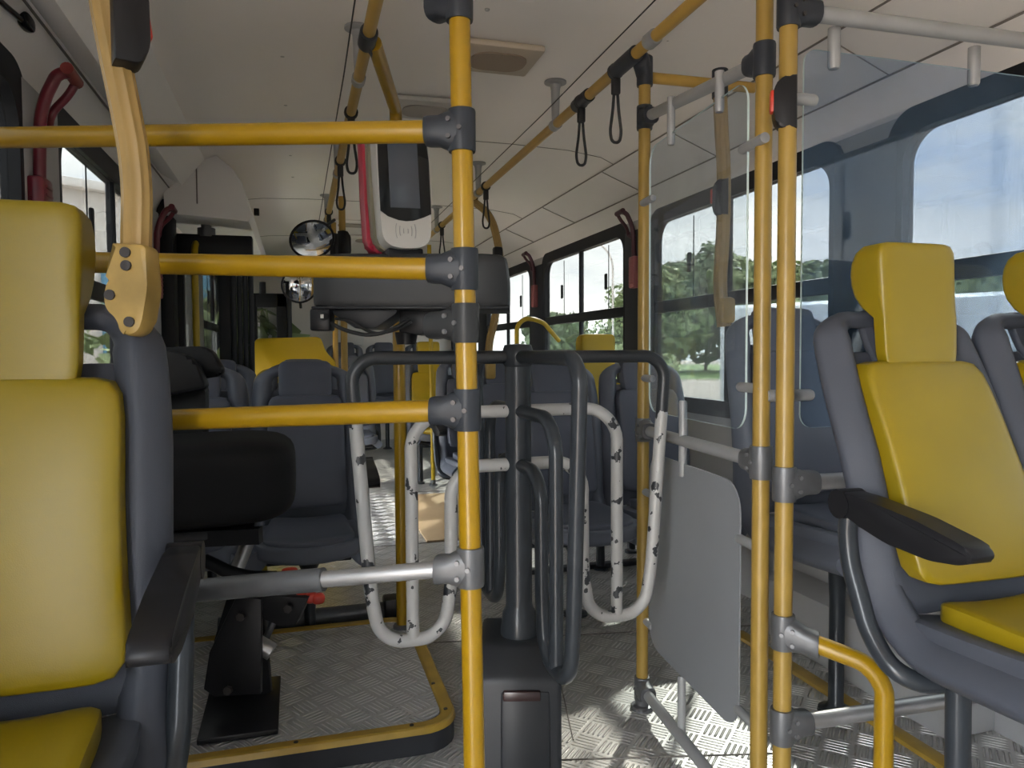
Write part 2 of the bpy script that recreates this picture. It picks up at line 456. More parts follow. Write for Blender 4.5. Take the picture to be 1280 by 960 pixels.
def tag(o, label, cat, group=None, kind=None):
    if label: o['label'] = label
    if cat: o['category'] = cat
    if group: o['group'] = group
    if kind: o['kind'] = kind
    return o
def thing(name, label, cat, loc, group=None, rotz=0.0):
    o = bpy.data.objects.new(name, None); COL.objects.link(o)
    o.empty_display_size = 0.05
    o.location = V(loc); o.rotation_euler = (0, 0, rotz)
    OFF[o.name] = V(loc)
    return tag(o, label, cat, group)
def struct(o): o['kind'] = 'structure'; return o
def copy_tree(o, parent=None):
    c = o.copy(); COL.objects.link(c)
    if parent is not None: c.parent = parent
    OFF[c.name] = OFF.get(o.name, V((0, 0, 0)))
    for ch in [x for x in bpy.data.objects if x.parent == o]: copy_tree(ch, c)
    return c
def rrect(w, h, r, n=6, cx=0, cy=0):
    out = []
    for qx, qy, a0 in ((1, 1, 0), (-1, 1, 90), (-1, -1, 180), (1, -1, 270)):
        for k in range(n+1):
            a = math.radians(a0+90*k/n)
            out.append((cx+qx*(w/2-r)+r*math.cos(a), cy+qy*(h/2-r)+r*math.sin(a)))
    return out
def frame(o, x, y):
    """matrix with origin o, local x and (nearly) y axes"""
    x = V(x).normalized(); y = V(y); y = (y-x*y.dot(x)).normalized(); z = x.cross(y)
    return Matrix(((x.x, y.x, z.x, o[0]), (x.y, y.y, z.y, o[1]), (x.z, y.z, z.z, o[2]), (0, 0, 0, 1)))
YZ = lambda X: Matrix(((0, 0, 1, X), (1, 0, 0, 0), (0, 1, 0, 0), (0, 0, 0, 1)))   # poly (y,z) at plane X
XZ = lambda Y: Matrix(((1, 0, 0, 0), (0, 0, -1, Y), (0, 1, 0, 0), (0, 0, 0, 1)))  # poly (x,z) at plane Y
# ------------------------------------------------------------------ bus shell (setting)
XL, XR = -0.66, 1.88
XC = (XL+XR)/2
ZC = 2.10
Y0, Y1 = -0.9, 9.3
ZS, ZT = 0.82, 1.775            # window sill and head

# floor plates (aluminium tread), with a thin seam drawn as a trim strip
mb = MB(); mb.box(((XL+XR)/2, (Y0+Y1)/2, -0.02), (XR-XL+0.1, Y1-Y0, 0.04))
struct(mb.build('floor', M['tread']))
for i, (a, b) in enumerate([((0.42, 1.87), (1.30, 1.66)), ((0.47, 2.7), (1.75, 2.5)), ((0.9, 2.62), (0.72, 1.9)), ((0.3, 4.15), (1.75, 4.15)), ((0.3, 5.7), (1.75, 5.7))]):
    mb = MB(); mb.tube([(a[0], a[1], 0.0012), (b[0], b[1], 0.0012)], 0.0022, 6)
    struct(mb.build('trim_%d' % (i+1), M['seam']))

# ceiling: shallow arch
prof = [(-0.45, 2.035), (-0.38, 2.066), (-0.2, 2.09), (0.1, 2.10), (XC, 2.102), (1.02, 2.10), (1.32, 2.09), (1.50, 2.066), (1.57, 2.035)]
def strip_mesh(profile, ya, yb, thick=0.012, up=(0, 0, 1)):
    mb = MB(); bm = mb.bm
    A = [bm.verts.new((x, ya, z)) for x, z in profile]; B = [bm.verts.new((x, yb, z)) for x, z in profile]
    u = V(up)*thick
    C = [bm.verts.new(v.co+u) for v in A]; D = [bm.verts.new(v.co+u) for v in B]
    n = len(profile)
    for k in range(n-1):
        bm.faces.new((A[k], A[k+1], B[k+1], B[k])); bm.faces.new((C[k+1], C[k], D[k], D[k+1]))
        bm.faces.new((A[k+1], A[k], C[k], C[k+1])); bm.faces.new((B[k], B[k+1], D[k+1], D[k]))
    bm.faces.new((A[0], B[0], D[0], C[0])); bm.faces.new((B[-1], A[-1], C[-1], D[-1]))
    return mb
struct(strip_mesh(prof, Y0, Y1).build('ceiling', M['ceil']))
# cross seams of the ceiling laminate
for i, y in enumerate((3.55, 5.15, 6.75, 8.3)):
    mb = MB(); mb.tube([(x, y, z-0.0005) for x, z in prof], 0.002, 6)
    struct(mb.build('trim_%d' % (i+10), M['seam']))
# coves (angled panels between ceiling and side walls)
struct(strip_mesh([(1.545, 2.05), (1.57, 2.035), (1.62, 2.012), (1.795, 1.945)], Y0, Y1, 0.012, (0.6, 0, 0.8)).build('trim_20', M['cove']))
struct(strip_mesh([(1.79, 1.955), (1.805, 1.943), (1.83, 1.92), (XR-0.005, 1.86), (XR, 1.83)], Y0, Y1, 0.012, (0.8, 0, 0.6)).build('trim_21', M['cove']))
struct(strip_mesh([(-0.425, 2.05), (-0.45, 2.035), (-0.48, 2.005), (-0.58, 1.905)], Y0, Y1, 0.012, (-0.6, 0, 0.8)).build('trim_22', M['cove']))
struct(strip_mesh([(-0.575, 1.915), (-0.595, 1.90), (-0.615, 1.875), (XL+0.005, 1.80), (XL, ZT)], Y0, Y1, 0.012, (-0.8, 0, 0.6)).build('trim_23', M['cove']))
for i, (x, z) in enumerate(((1.567, 2.033), (1.802, 1.942), (-0.447, 2.033), (-0.592, 1.897))):
    mb = MB(); mb.tube([(x, Y0, z), (x, Y1, z)], 0.0035, 6)
    struct(mb.build('trim_%d' % (i+30), M['seam']))
for i, y in enumerate((1.95, 2.95, 3.7, 4.7, 5.6)):
    mb = MB(); mb.tube([(1.572, y, 2.030), (1.62, y, 2.010), (1.795, y, 1.942)], 0.0022, 6)
    struct(mb.build('trim_%d' % (i+40), M['seam']))

# side walls: sill panel, lintel and pillars, openings left for the windows
WIN_R = [(0.10, 2.01), (2.26, 3.73), (4.045, 5.60), (5.90, 7.45), (7.75, 9.2)]
WIN_L = [(0.10, 2.17), (2.42, 3.62), (5.80, 7.20), (7.40, 8.80)]
DOOR_L = [(-0.80, -0.02), (4.20, 5.60)]
ZZ = {XR: (0.805, 1.814), XL: (0.82, 1.775)}
def side_wall(name, X, wins, doors, sgn, m):
    ZS, ZT = ZZ[X]; mb = MB(); t = 0.05; xc = X+sgn*t/2
    gaps = sorted(doors)
    y = Y0
    segs = []
    for a, b in gaps: segs.append((y, a)); y = b
    segs.append((y, Y1))
    for a, b in segs: mb.box((xc, (a+b)/2, ZS/2), (t, b-a, ZS))
    mb.box((xc, (Y0+Y1)/2, (ZT+1.90)/2), (t, Y1-Y0, 1.90-ZT))
    ops = sorted(wins+doors); y = Y0
    for a, b in ops:
        if a-y > 0.01: mb.box((xc, (y+a)/2, (ZS+ZT)/2), (t, a-y, ZT-ZS))
        y = b
    mb.box((xc, (y+Y1)/2, (ZS+ZT)/2), (t, Y1-y, ZT-ZS))
    return struct(mb.build(name, m))
side_wall('wall_right', XR, WIN_R, [], 1, M['wallp'])
side_wall('wall_left', XL, WIN_L, DOOR_L, -1, M['wallp'])
mb = MB(); t_ = 0.06
mb.box((XC, Y0-0.03, 0.45), (XR-XL+0.2, t_, 0.9)); mb.box((XC, Y0-0.03, 2.02), (XR-XL+0.2, t_, 0.22))
for x in (XL, XR): mb.box((x, Y0-0.03, 1.4), (0.16, t_, 1.1))
struct(mb.build('wall_front', M['wallp']))
mb = MB(); mb.box((XC, Y0-0.03, 1.4), (XR-XL-0.1, 0.006, 1.05)); struct(mb.build('window_0', M['pane']))
mb = MB(); mb.box((XC, Y1+0.03, 1.05), (XR-XL+0.2, 0.06, 2.2))
struct(mb.build('wall_rear', M['ceil']))
# dark trim on the pillars between the windows
k = 60
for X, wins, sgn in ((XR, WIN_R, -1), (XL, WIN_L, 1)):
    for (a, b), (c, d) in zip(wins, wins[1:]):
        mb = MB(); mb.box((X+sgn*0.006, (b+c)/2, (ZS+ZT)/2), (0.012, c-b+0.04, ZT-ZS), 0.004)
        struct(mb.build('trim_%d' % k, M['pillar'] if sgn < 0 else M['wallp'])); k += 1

# windows
def window(idx, X, ya, yb, sgn, div=0.5, latch=True, low=True):
    ZS, ZT = ZZ[XR if sgn < 0 else XL]
    w, h = yb-ya, ZT-ZS
    yc, zc = (ya+yb)/2, (ZS+ZT)/2
    mtx = YZ(X) @ Matrix.Translation((yc, zc, 0))
    mb = MB()
    mb.ring(rrect(w+0.05, h+0.06, 0.11, 8), rrect(w-0.09, h-0.09, 0.10, 8), 0.045, mtx)
    root = struct(mb.build('window_%d' % idx, M['rubber'], origin=(X, yc, ZS)))
    zb = 1.318 if sgn < 0 else 1.30
    mb = MB(); mb.box((X, yc, zb), (0.035, w-0.06, 0.062), 0.006)
    mb.build('cross_rail', M['rubber'], root)
    yd = ya+w*div
    mb = MB(); mb.box((X, yd, (zb+ZT)/2), (0.03, 0.024, ZT-zb-0.06), 0.004)
    mb.box((X, yd, (zb+ZS)/2), (0.03, 0.024, zb-ZS-0.06), 0.004)
    mb.build('divider', M['rubber'], root)
    mb = MB()
    mb.box((X+sgn*-0.006, (yd+yb)/2, (zb+ZT)/2), (0.004, yb-yd, ZT-zb-0.04))
    mb.box((X+sgn*0.006, (yd+ya)/2, (zb+ZT)/2), (0.004, yd-ya, ZT-zb-0.04))
    mb.build('sliding_pane', M['pane'], root)
    mb = MB()
    mb.box((X, yc, (zb+ZS)/2), (0.004, w-0.03, zb-ZS-0.04))
    mb.build('lower_pane', M['pane_low'] if low else M['pane'], root)
    if latch:
        for y in (yd+w*0.22, yd-w*0.30):
            mb = MB(); mb.box((X+sgn*0.018, y, 1.52), (0.014, 0.028, 0.10), 0.006)
            mb.build('latch', M['rubber'], root)
            mb = MB(); mb.tube([(X+sgn*0.012, y-0.03*1, 1.335), (X+sgn*0.012, y-0.03, ZT-0.07)], 0.0028, 6)
            mb.build('pane_edge', M['rubber'], root)
    return root
n = 1
for a, b in WIN_R: window(n, XR+0.012, a, b, -1); n += 1
for a, b in WIN_L: window(n, XL-0.012, a, b, 1, 0.62, low=False); n += 1

# wheel-arch box under the raised window seat, floor edge strip on the right
mb = MB(); mb.box((1.79, 2.05, 0.11), (0.18, 0.9, 0.22), 0.012)
tag(mb.build('wheel_arch_box', M['wallp'], origin=(1.79, 2.05, 0)), 'low grey wheel-arch box along the right wall beside the raised grey seat', 'wheel arch')
mb = MB(); mb.prism([(-0.028, 0), (-0.024, 0.010), (-0.012, 0.013), (0.012, 0.013), (0.024, 0.010), (0.028, 0)], 2.1, Matrix.Translation((1.60, 1.40, 0)) @ XZ(0))
tag(mb.build('floor_edge_strip', M['edge_y'], origin=(1.60, 1.40, 0)), 'worn yellow strip on the floor beneath the right-hand yellow seats', 'strip')

# ------------------------------------------------------------------ seats
def make_seat(name, label, cat, group, zoff, slope, pads, shellm, arm=None, yellow=True, armrest=True, headw=0.098, foot=0.0):
    root = thing(name, label, cat, (0, 0, 0), group)
    zt = 1.15+zoff                       # shoulder height
    zp = 0.555+zoff                      # pan
    def yb(z):
        t = (z-zp)
        return slope*t + 0.02*math.sin(max(0, min(1, t/0.55))*PI)*-1
    R = lambda s: [(s*0.176, -0.40, zp-0.055), (s*0.178, -0.22, zp-0.065), (s*0.178, yb(zp)+0.055, zp-0.075),
                   (s*0.178, yb(zp+.22)+0.035, zp+0.22), (s*0.177, yb(zt-.16)+0.03, zt-0.16), (s*0.158, yb(zt)+0.02, zt-0.010)]
    a, b = R(1), R(-1)
    rad = {2: 0.16, 5: 0.075, 6: 0.075}
    path = fillet(a+b[::-1], {1: 0.05, 2: 0.15, 3: 0.1, 4: 0.10, 5: 0.055, 6: 0.055, 7: 0.10, 8: 0.1, 9: 0.15, 10: 0.05}, 7)
    sec = []
    for k in range(16):
        t = 2*PI*k/16
        c, s = math.cos(t), math.sin(t)
        sec.append((0.030*math.copysign(abs(c)**0.6, c), 0.038*math.copysign(abs(s)**0.6, s)))
    mb = MB()
    # u axis: sideways on the rails; across the top it turns upright by transport
    mb.sweep(path, sec, scale=lambda q: 1.0-0.42*max(0.0, min(1.0, (0.085-abs(q-0.5))/0.05)))
    # back panel, filling from the pan up to below the hand-hold openings
    zc, hz = (zp+zt-0.105)/2, (zt-0.105-zp)/2+0.02
    mb.sbox((0, 0.030, zc), (0.178, 0.016, hz), 0.16, lambda q: V((q.x, q.y+yb(q.z)+0.020*(1-(q.x/0.2)**2), q.z)))
    # spine behind the headrest
    mb.sbox((0, 0.03, zt-0.06), (0.075, 0.014, 0.075), 0.3, lambda q: V((q.x, q.y+yb(q.z), q.z)), 20, 10)
    # pan
    mb.sbox((0, -0.195, zp-0.050), (0.185, 0.235, 0.035), 0.28, lambda q: V((q.x, q.y, q.z+0.03*(q.x/0.2)**2-0.012*math.cos(q.y*6))), 40, 22)
    shell = mb.build('shell', shellm, root)
    hw0, hw1 = (0.152, 0.168) if yellow else (0.148, 0.160)
    z0, z1 = zp+0.05, zt-0.105
    def backdef(q):
        t = (q.z-z0)/(z1-z0)
        w = hw1+(hw0-hw1)*max(0, min(1, t))**1.2
        w *= 1-0.035*math.sin(PI*max(0, min(1, t)))
        return V((q.x*w/0.16, q.y+yb(q.z)-0.012+0.012*(q.x/0.16)**2*0.5, q.z))
    mb = MB(); mb.sbox((0, 0.0, (z0+z1)/2), (0.16, 0.032, (z1-z0)/2), 0.20, backdef, 44, 28)
    bc = mb.build('back_cushion', pads, root)
    if yellow:
        zh0, zh1 = z1-0.02, zt+0.16
        zm = (zh0+zh1)/2
        def hd(q):
            t = (q.z-zh0)/(zh1-zh0)
            k = 0.40+(0.72*math.sqrt(max(0, 1-((t-0.74)/0.29)**2)) if t > 0.45 else 0)
            y = -0.048+(q.y+0.048)*k
            w = headw*(0.93+0.10*t)
            zz = min(q.z, z1)+0.12*max(0, q.z-z1)
            return V((q.x/0.09*w, y+yb(zz)+0.012, q.z))
        mb = MB(); mb.sbox((0, 0, zm), (0.09, 0.048, (zh1-zh0)/2), 0.20, hd, 44, 40)
    else:
        zh0, zh1 = zt-0.125, zt+0.035
        mb = MB(); mb.sbox((0, -0.005, (zh0+zh1)/2), (0.105, 0.034, (zh1-zh0)/2), 0.30, lambda q: V((q.x, q.y+yb(q.z)+0.01, q.z)), 32, 16)
    mb.build('headrest', pads, root)
    def cd(q):
        t = (q.y+0.42)/0.42
        return V((q.x*(1.05-0.18*t if t < 0.9 else 0.9), q.y, q.z+0.012*(q.x/0.15)**2+0.01*math.cos((q.y+.2)*5)-0.01))
    mb = MB(); mb.sbox((0, -0.212, zp-0.008), (0.155, 0.205, 0.026), 0.26, cd, 44, 22)
    mb.build('seat_cushion', pads, root)
    if armrest and arm:
        s = arm
        za = zp+0.20
        mb = MB()
        mb.cyl((s*0.210, yb(za)+0.03, za), (s*0.262, yb(za)+0.03, za), 0.030, 20)
        y = yb(za)+0.03
        poly = [(y+0.02, za-0.012), (y+0.015, za+0.028), (y-0.06, za+0.024), (y-0.19, za+0.010), (y-0.29, za-0.010), (y-0.314, za-0.020),
                (y-0.316, za-0.036), (y-0.295, za-0.047), (y-0.23, za-0.056), (y-0.13, za-0.050), (y-0.06, za-0.034)]
        poly = [(p.x, p.y) for p in fillet([V((*p, 0)) for p in poly], 0.012, 3)]
        mb.prism(poly, 0.050, YZ(s*0.236), bev=0.007)
        mb.build('armrest', M['black'], root)
        mb = MB()
        mb.tube([(s*0.226, yb(za)+0.04, za), (s*0.228, yb(za)+0.045, za-0.10), (s*0.228, yb(za)-0.03, zp-0.07), (s*0.215, yb(za)-0.10, zp-0.125), (s*0.10, yb(za)-0.12, zp-0.13)], 0.019, 14, 0.06)
        mb.build('armrest_loop', M['tubeblack'], root)
    # pedestal
    mb = MB()
    if yellow:
        for y in (-0.08, -0.32):
            mb.tube([(-0.14, y, zp-0.085), (-0.14, y-0.01, foot+0.02)], 0.022, 14)
            mb.tube([(0.14, y, zp-0.085), (0.14, y-0.01, foot+0.02)], 0.022, 14)
            for sx in (-0.14, 0.14): mb.cyl((sx, y-0.01, foot), (sx, y-0.01, foot+0.012), 0.036, 18)
        mb.box((0, -0.20, zp-0.092), (0.32, 0.30, 0.022), 0.005)
    else:
        mb.box((0, -0.17, zp-0.088), (0.30, 0.26, 0.02), 0.006)
        mb.lathe([(0.0, zp-0.09), (0.075, zp-0.092), (0.045, zp-0.125), (0.026, zp-0.17), (0.022, zp-0.25), (0.022, foot+0.03), (0.03, foot+0.018), (0.05, foot+0.010), (0.052, foot), (0, foot)], 20, Matrix.Translation((0, -0.15, 0)))
    mb.build('pedestal', M['tubeblack'], root)
    return root

ys_l = make_seat('yellow_seat', 'nearest yellow seat at the left edge, its back cushion worn pale', 'bus seat', 'yellow priority seats', 0, 0.20, M['vinyl'], M['shell'], arm=1)
ys_l.location = (-0.410, 1.20, 0)
ys_r = make_seat('yellow_seat', 'yellow seat with black armrest right of the paired poles', 'bus seat', 'yellow priority seats', 0, 0.42, M['vinyl'], M['shell'], arm=-1, foot=-0.145/0.874)
ys_r.location = (1.170, 1.026, 0.145); ys_r.scale = (.93, .874, .874)
ys_w = make_seat('yellow_seat', 'yellow window seat cut off by the right edge of the photo', 'bus seat', 'yellow priority seats', 0, 0.42, M['vinyl'], M['shell'], arm=None, foot=-0.145/0.874)
ys_w.location = (1.560, 1.026, 0.145); ys_w.scale = (.874, .874, .874)

SG = 'slate grey passenger seats'
gs = make_seat('grey_seat', 'slate grey seat with armrest behind the black conductor stool', 'bus seat', SG, -0.135, 0.20, M['pad_g'], M['shell_b'], arm=1, yellow=False)
gs.location = (0.03, 3.05, 0)
gs_w = make_seat('grey_seat', 'slate grey window seat half hidden by the black stool backrest', 'bus seat', SG, -0.135, 0.20, M['pad_g'], M['shell_b'], arm=None, yellow=False)
gs_w.location = (-0.40, 3.05, 0)
gs_l = make_seat('grey_seat', 'slate grey aisle seat with sunlit pan seen through the white turnstile arm', 'bus seat', SG, -0.135, 0.20, M['pad_g'], M['shell_b'], arm=-1, yellow=False)
gs_l.location = (1.08, 2.98, 0)
def put(src, x, y, z, label):
    c = copy_tree(src); c.location = (x, y, z); c['label'] = label; return c
put(gs, 0.03, 3.85, 0, 'slate grey seat directly behind the grey seat with armrest on the left')
put(gs_w, -0.40, 3.85, 0, 'slate grey seat by the open door, left of the yellow tube loop')
put(gs_w, 1.51, 2.98, 0, 'slate grey window seat behind the round-cornered metal sheet')
put(gs_l, 1.08, 3.82, 0, 'slate grey aisle seat right behind the turnstile post')
put(gs_l, 1.08, 4.70, 0, 'slate grey aisle seat in the third grey row on the right')
put(gs_w, 1.51, 4.70, 0, 'slate grey window seat in the third grey row on the right')
gs_h = make_seat('grey_seat', 'raised grey seat behind the clear screens, taller than the other grey seats', 'bus seat', SG, -0.135, 0.20, M['pad_g'], M['shell_b'], arm=None, yellow=False, foot=-0.17)
gs_h.location = (1.53, 1.98, 0.17)
put(gs_w, 1.54, 5.6, 0, 'slate grey window seat beside the far yellow seat')
gs_b = make_seat('grey_seat', 'grey seat at the left end of the back row', 'bus seat', SG, -0.135, 0.20, M['pad_g'], M['shell_b'], arm=None, yellow=False, foot=-0.15)
gs_b.location = (-0.36, 8.55, 0.15)
for i, x in enumerate((-0.36, 0.08, 0.52, 0.96, 1.40)):
    if i: put(gs_b, x, 8.55, 0.15, ['grey seat at the left end of the back row', 'grey back-row seat left of the aisle end', 'grey seat in the middle of the back row facing the aisle',
                           'grey back-row seat right of the aisle end', 'grey seat at the right end of the back row'][i])
put(gs, 0.42, 6.3, 0, 'slate grey seat far down the aisle, left of the two thin poles')
yf = make_seat('yellow_seat', 'far yellow seat seen just left of the partition pole', 'bus seat', 'yellow priority seats', -0.135, 0.12, M['bright_y'], M['shell_b'], arm=-1)
yf.location = (1.10, 6.40, 0)
yg = copy_tree(yf); yg.location = (1.57, 3.72, 0); yg['label'] = 'added yellow seat, its headrest standing for a reflection in the second side window'  # added seat, its headrest imitates a reflection in the window glass
for ch in [c for c in bpy.data.objects if c.parent == yg and c.name.startswith('armrest')]: bpy.data.objects.remove(ch)
# ------------------------------------------------------------------ poles, rails and their joints
def joint(parent, p, d, r=0.0235, h=0.078, L=0.062, r2=0.0235, m='joint', name='joint', bolts=True, ax=(0, 0, 1)):
    """moulded tee: a sleeve round the pole with a neck that tapers to the rail"""
    p, d, ax = V(p), V(d).normalized(), V(ax).normalized()
    mb = MB()
    mb.tube([p-ax*h/2, p-ax*(h/2-0.004), p+ax*(h/2-0.004), p+ax*h/2], r, 22, scale=lambda s: 0.96 if s in (0, 1) else 1.0)
    side = ax.cross(d).normalized()
    rings = []
    for s, hh, ww in ((0.0, h*0.50, r*0.98), (r*0.9, h*0.47, r*0.98), (L*0.62, h*0.36, r2*1.03), (L*0.9, r2*1.05, r2*1.05), (L, r2, r2)):
        ring = []
        for k in range(18):
            t = 2*PI*k/18; c, sn = math.cos(t), math.sin(t)
            e = 0.7
            ring.append(mb.bm.verts.new(p+d*s+ax*(hh*math.copysign(abs(c)**e, c))+side*(ww*math.copysign(abs(sn)**e, sn))))
        rings.append(ring)
    for A, B in zip(rings, rings[1:]):
        for k in range(18): mb.bm.faces.new((A[k], A[(k+1) % 18], B[(k+1) % 18], B[k]))
    mb.bm.faces.new(rings[-1]); mb.bm.faces.new(rings[0][::-1])
    o = mb.build(name, M[m], parent, angle=50)
    if bolts:
        sd = side if (CAM-p).dot(side) > 0 else -side
        b = MB()
        for a, z in ((L*0.30, h*0.20), (L*0.30, -h*0.20), (0.0, 0.0)):
            q = p+d*a+ax*z+sd*(r*0.99)
            b.cyl(q-sd*0.003, q+sd*0.0035, 0.0042, 10)
        b.build('bolt', M['darkbolt'] if m == 'joint' else M['steel'], o)
    return o
def flange(parent, p, m='joint_l', r=0.0165):
    mb = MB(); mb.lathe([(0.0, 0), (r*2.1, 0), (r*2.1, 0.008), (r*1.9, 0.012), (r*1.25, 0.014), (r*1.2, 0.045), (r*0.9, 0.048)], 26, Matrix.Translation(V(p)))
    return mb.build('floor_flange', M[m], parent)
RP = 0.0178
def rail(name, label, cat, pts, r=RP, m='paint', fil=0.0, group=None, seg=18):
    pts = [V(p) for p in pts]
    mb = MB(); mb.tube(pts, r, seg, fil, n=8)
    return tag(mb.build(name, M[m], origin=pts[0]), label, cat, group)

ZP = 0.07
# partition left of the turnstile: one pole, four rails running back to the left wall
PA = V((0.262, 1.245, 0)); 
pa_top = U(574, -60, 1.252); pa_bot = V((0.262, 1.245, 0))
pole_pts = [U(593, 960, 1.245), U(586, 480, 1.25), U(574, 0, 1.255)]
dirp = (pole_pts[2]-pole_pts[0]).normalized()
pa0 = pole_pts[0]+dirp*((0.0-pole_pts[0].z)/dirp.z)
pa1 = pole_pts[0]+dirp*((2.095-pole_pts[0].z)/dirp.z)
pa = thing('partition_pole', 'yellow upright pole with dark grey tee joints in front of the turnstile', 'pole', pa0)
mb = MB(); mb.tube([pa0+V((0, 0, 0.002)), pa1], RP, 20); mb.build('pole', M['paint'], pa)
flange(pa, pa0)
def on(py):    # point of the pole seen at image row py
    a, b = 0.0, 1.0
    lo, hi = pa0, pa1
    for _ in range(40):
        q = lo.lerp(hi, 0.5); v = q-CAM
        yy = 480-F*v.dot(cu)/v.dot(cf)
        if yy > py: lo = q
        else: hi = q
    return lo
ends = {'top': (164, U(-60, 173, 1.37)), 'mid': (337, U(60, 327, 1.36)), 'low': (512, U(150, 527, 1.345)), 'alu': (708, U(215, 741, 1.33))}
left_rails = {}
for k, (py, q) in ends.items():
    p = on(py); d = (q-p).normalized()
    if k == 'alu': joint(pa, p, d, m='joint_l', h=0.066, L=0.060)
    else: joint(pa, p, d, h=0.070, L=0.062)
    left_rails[k] = (p+d*0.052, q)
rail('partition_rail', 'topmost yellow cross rail of the left partition', 'rail', left_rails['top'], 0.0188, group='left partition rails')
rail('partition_rail', 'yellow cross rail passing behind the left headrest', 'rail', left_rails['mid'], 0.0188, group='left partition rails')
rail('partition_rail', 'lowest yellow cross rail, above the black stool cushion', 'rail', left_rails['low'], 0.0188, group='left partition rails')
p, q = left_rails['alu']
rt = thing('partition_rail', 'bare aluminium cross rail with a wider grey sleeve, below the yellow rails', 'rail', p, 'left partition rails')
mb = MB(); mb.tube([p, q], 0.0145, 18); mb.build('tube', M['alu'], rt)
mb = MB(); mb.tube([p.lerp(q, 0.42), q], 0.0205, 18); mb.build('sleeve', M['joint_l'], rt)
# top joint with the start of a rail that leaves the picture upwards
joint(pa, on(4), V((-0.6, 0.75, 0.12)), h=0.06, L=0.06, bolts=False)
joint(pa, on(404), V((-0.5, 1, -0.02)), h=0.066, L=0.09, m='graphite', name='console_clamp')

# right: pole by the metal sheet, pole pair at the aisle end of the cross screen
def pole(label, a, b, m='paint', r=RP, base=True, name='grab_pole', group='floor-to-ceiling poles'):
    a, b = V(a), V(b)
    t = thing(name, label, 'pole', a, group)
    mb = MB(); mb.tube([a+V((0, 0, 0.002)), b], r, 18); mb.build('pole', M[m], t)
    if base: flange(t, a)
    return t
PM0, PM1 = V((0.985, 2.015, 0)), U(806, 70, 2.215)
pm = pole('yellow pole with a grey floor flange at the left edge of the metal sheet', PM0, PM1+V((0, 0, 0.0)), 'paint_brown')
def P3(a, b, z): return a.lerp(b, (z-a.z)/(b.z-a.z))
PB0, PB1 = U(948, 960, 1.57), U(956, 0, 1.57)
dB = (PB1-PB0); 
PBf, PBc = PB0-dB*(PB0.z/dB.z), PB0+dB*((2.09-PB0.z)/dB.z)
pb = pole('left one of the paired yellow poles, clamped to the metal sheet frame', PBf, PBc, 'paint_brown')
PC0, PC1 = U(977, 960, 1.50), U(986, 0, 1.50)
dC = PC1-PC0
PCf, PCc = PC0-dC*(PC0.z/dC.z), PC0+dC*((2.085-PC0.z)/dC.z)
pc = pole('right one of the paired yellow poles, with the stop button box', PCf, PCc, 'paint_brown')
# long frame between the middle pole and the pair
for z, m, col, lab in ((1.742, 'joint', 'greytube', 'grey top rail above the aisle-side clear screen'),
                       (0.845, 'joint_l', 'greytube', 'grey middle rail between the clear screen and the metal sheet'),
                       (0.062, 'joint_l', 'greytube', 'low grey rail along the floor under the metal sheet')):
    a, b = P3(PM0, PM1, z), P3(PBf, PBc, z)
    if z > 1: a.z, b.z = 1.775, 1.692; a = P3(PM0, PM1, 1.775); b = P3(PBf, PBc, 1.692)
    d = (b-a).normalized()
    joint(pm, a, d, m=m, L=0.055, h=0.07, bolts=(z < 1))
    joint(pb, b, -d, m=m, L=0.055, h=0.07, bolts=(z < 1))
    rail('frame_rail', lab, 'rail', [a+d*0.05, b-d*0.05], 0.0155, col, group='grey rails of the aisle screen')
    if z == 1.742: TOPR = (a, b)
    if z == 0.845: MIDR = (a, b)
    if z == 0.062: LOWR = (a, b)
# sheet and clear screen in that frame
ax_ = (MIDR[1]-MIDR[0]); Lx = ax_.length; axn = ax_.normalized()
nrm = axn.cross(V((0, 0, 1)))
fm = frame(MIDR[0]*1.0, axn, V((0, 0, 1)))          # local x along the frame, local y up
fm.translation = V((MIDR[0].x, MIDR[0].y, 0))
def panel(name, label, cat, x0, x1, z0, z1, r, th, mats, cut=0.0):
    pts = rrect(x1-x0, z1-z0, r, 6, (x0+x1)/2, (z0+z1)/2)
    mb = MB(); mb.prism(pts, th, fm, side_mi=1 if len(mats) > 1 else None)
    o = mb.build(name, mats, origin=(fm @ V(((x0+x1)/2, z0, 0))))
    return tag(o, label, cat)
sh = panel('metal_sheet', 'grey enamelled metal sheet with rounded corners beside the aisle', 'panel', 0.055, Lx-0.085, 0.215, 0.785, 0.07, 0.004, [M['sheet']])
sc1 = panel('clear_screen', 'scratched clear screen above the metal sheet, reaching along the aisle', 'screen', 0.05, Lx-0.065, 0.905, 1.665, 0.05, 0.005, [M['acrylic'], M['acr_edge']])
def lp(x, z, o=0.0): return fm @ V((x, z, o))
def clip(parent, a, b, r=0.011):
    mb = MB(); a, b = V(a), V(b); d = (b-a).normalized()
    mb.tube([a-d*0.0, a+d*0.003, b-d*0.006, b], r, 14, scale=lambda s: 1.0 if s < 0.9 else 0.8)
    return mb.build('clip', M['greytube'], parent)
zt_ = lambda x: TOPR[0].z+(TOPR[1].z-TOPR[0].z)*x/Lx
for x in (0.20, Lx-0.20): clip(sc1, lp(x, zt_(x)+0.012), lp(x, 1.635))
clip(sc1, lp(Lx*0.42, 0.83), lp(Lx*0.42, 0.95)); clip(sh, lp(Lx*0.42, 0.855), lp(Lx*0.42, 0.75))
clip(sh, lp(Lx*0.42, 0.05), lp(Lx*0.42, 0.215))
for z, s in ((1.52, sc1), (1.0, sc1), (0.66, sh), (0.27, sh)):
    clip(s, lp(-0.005, z), lp(0.075, z))
    clip(s, lp(Lx+0.005, z), lp(Lx-0.095, z))
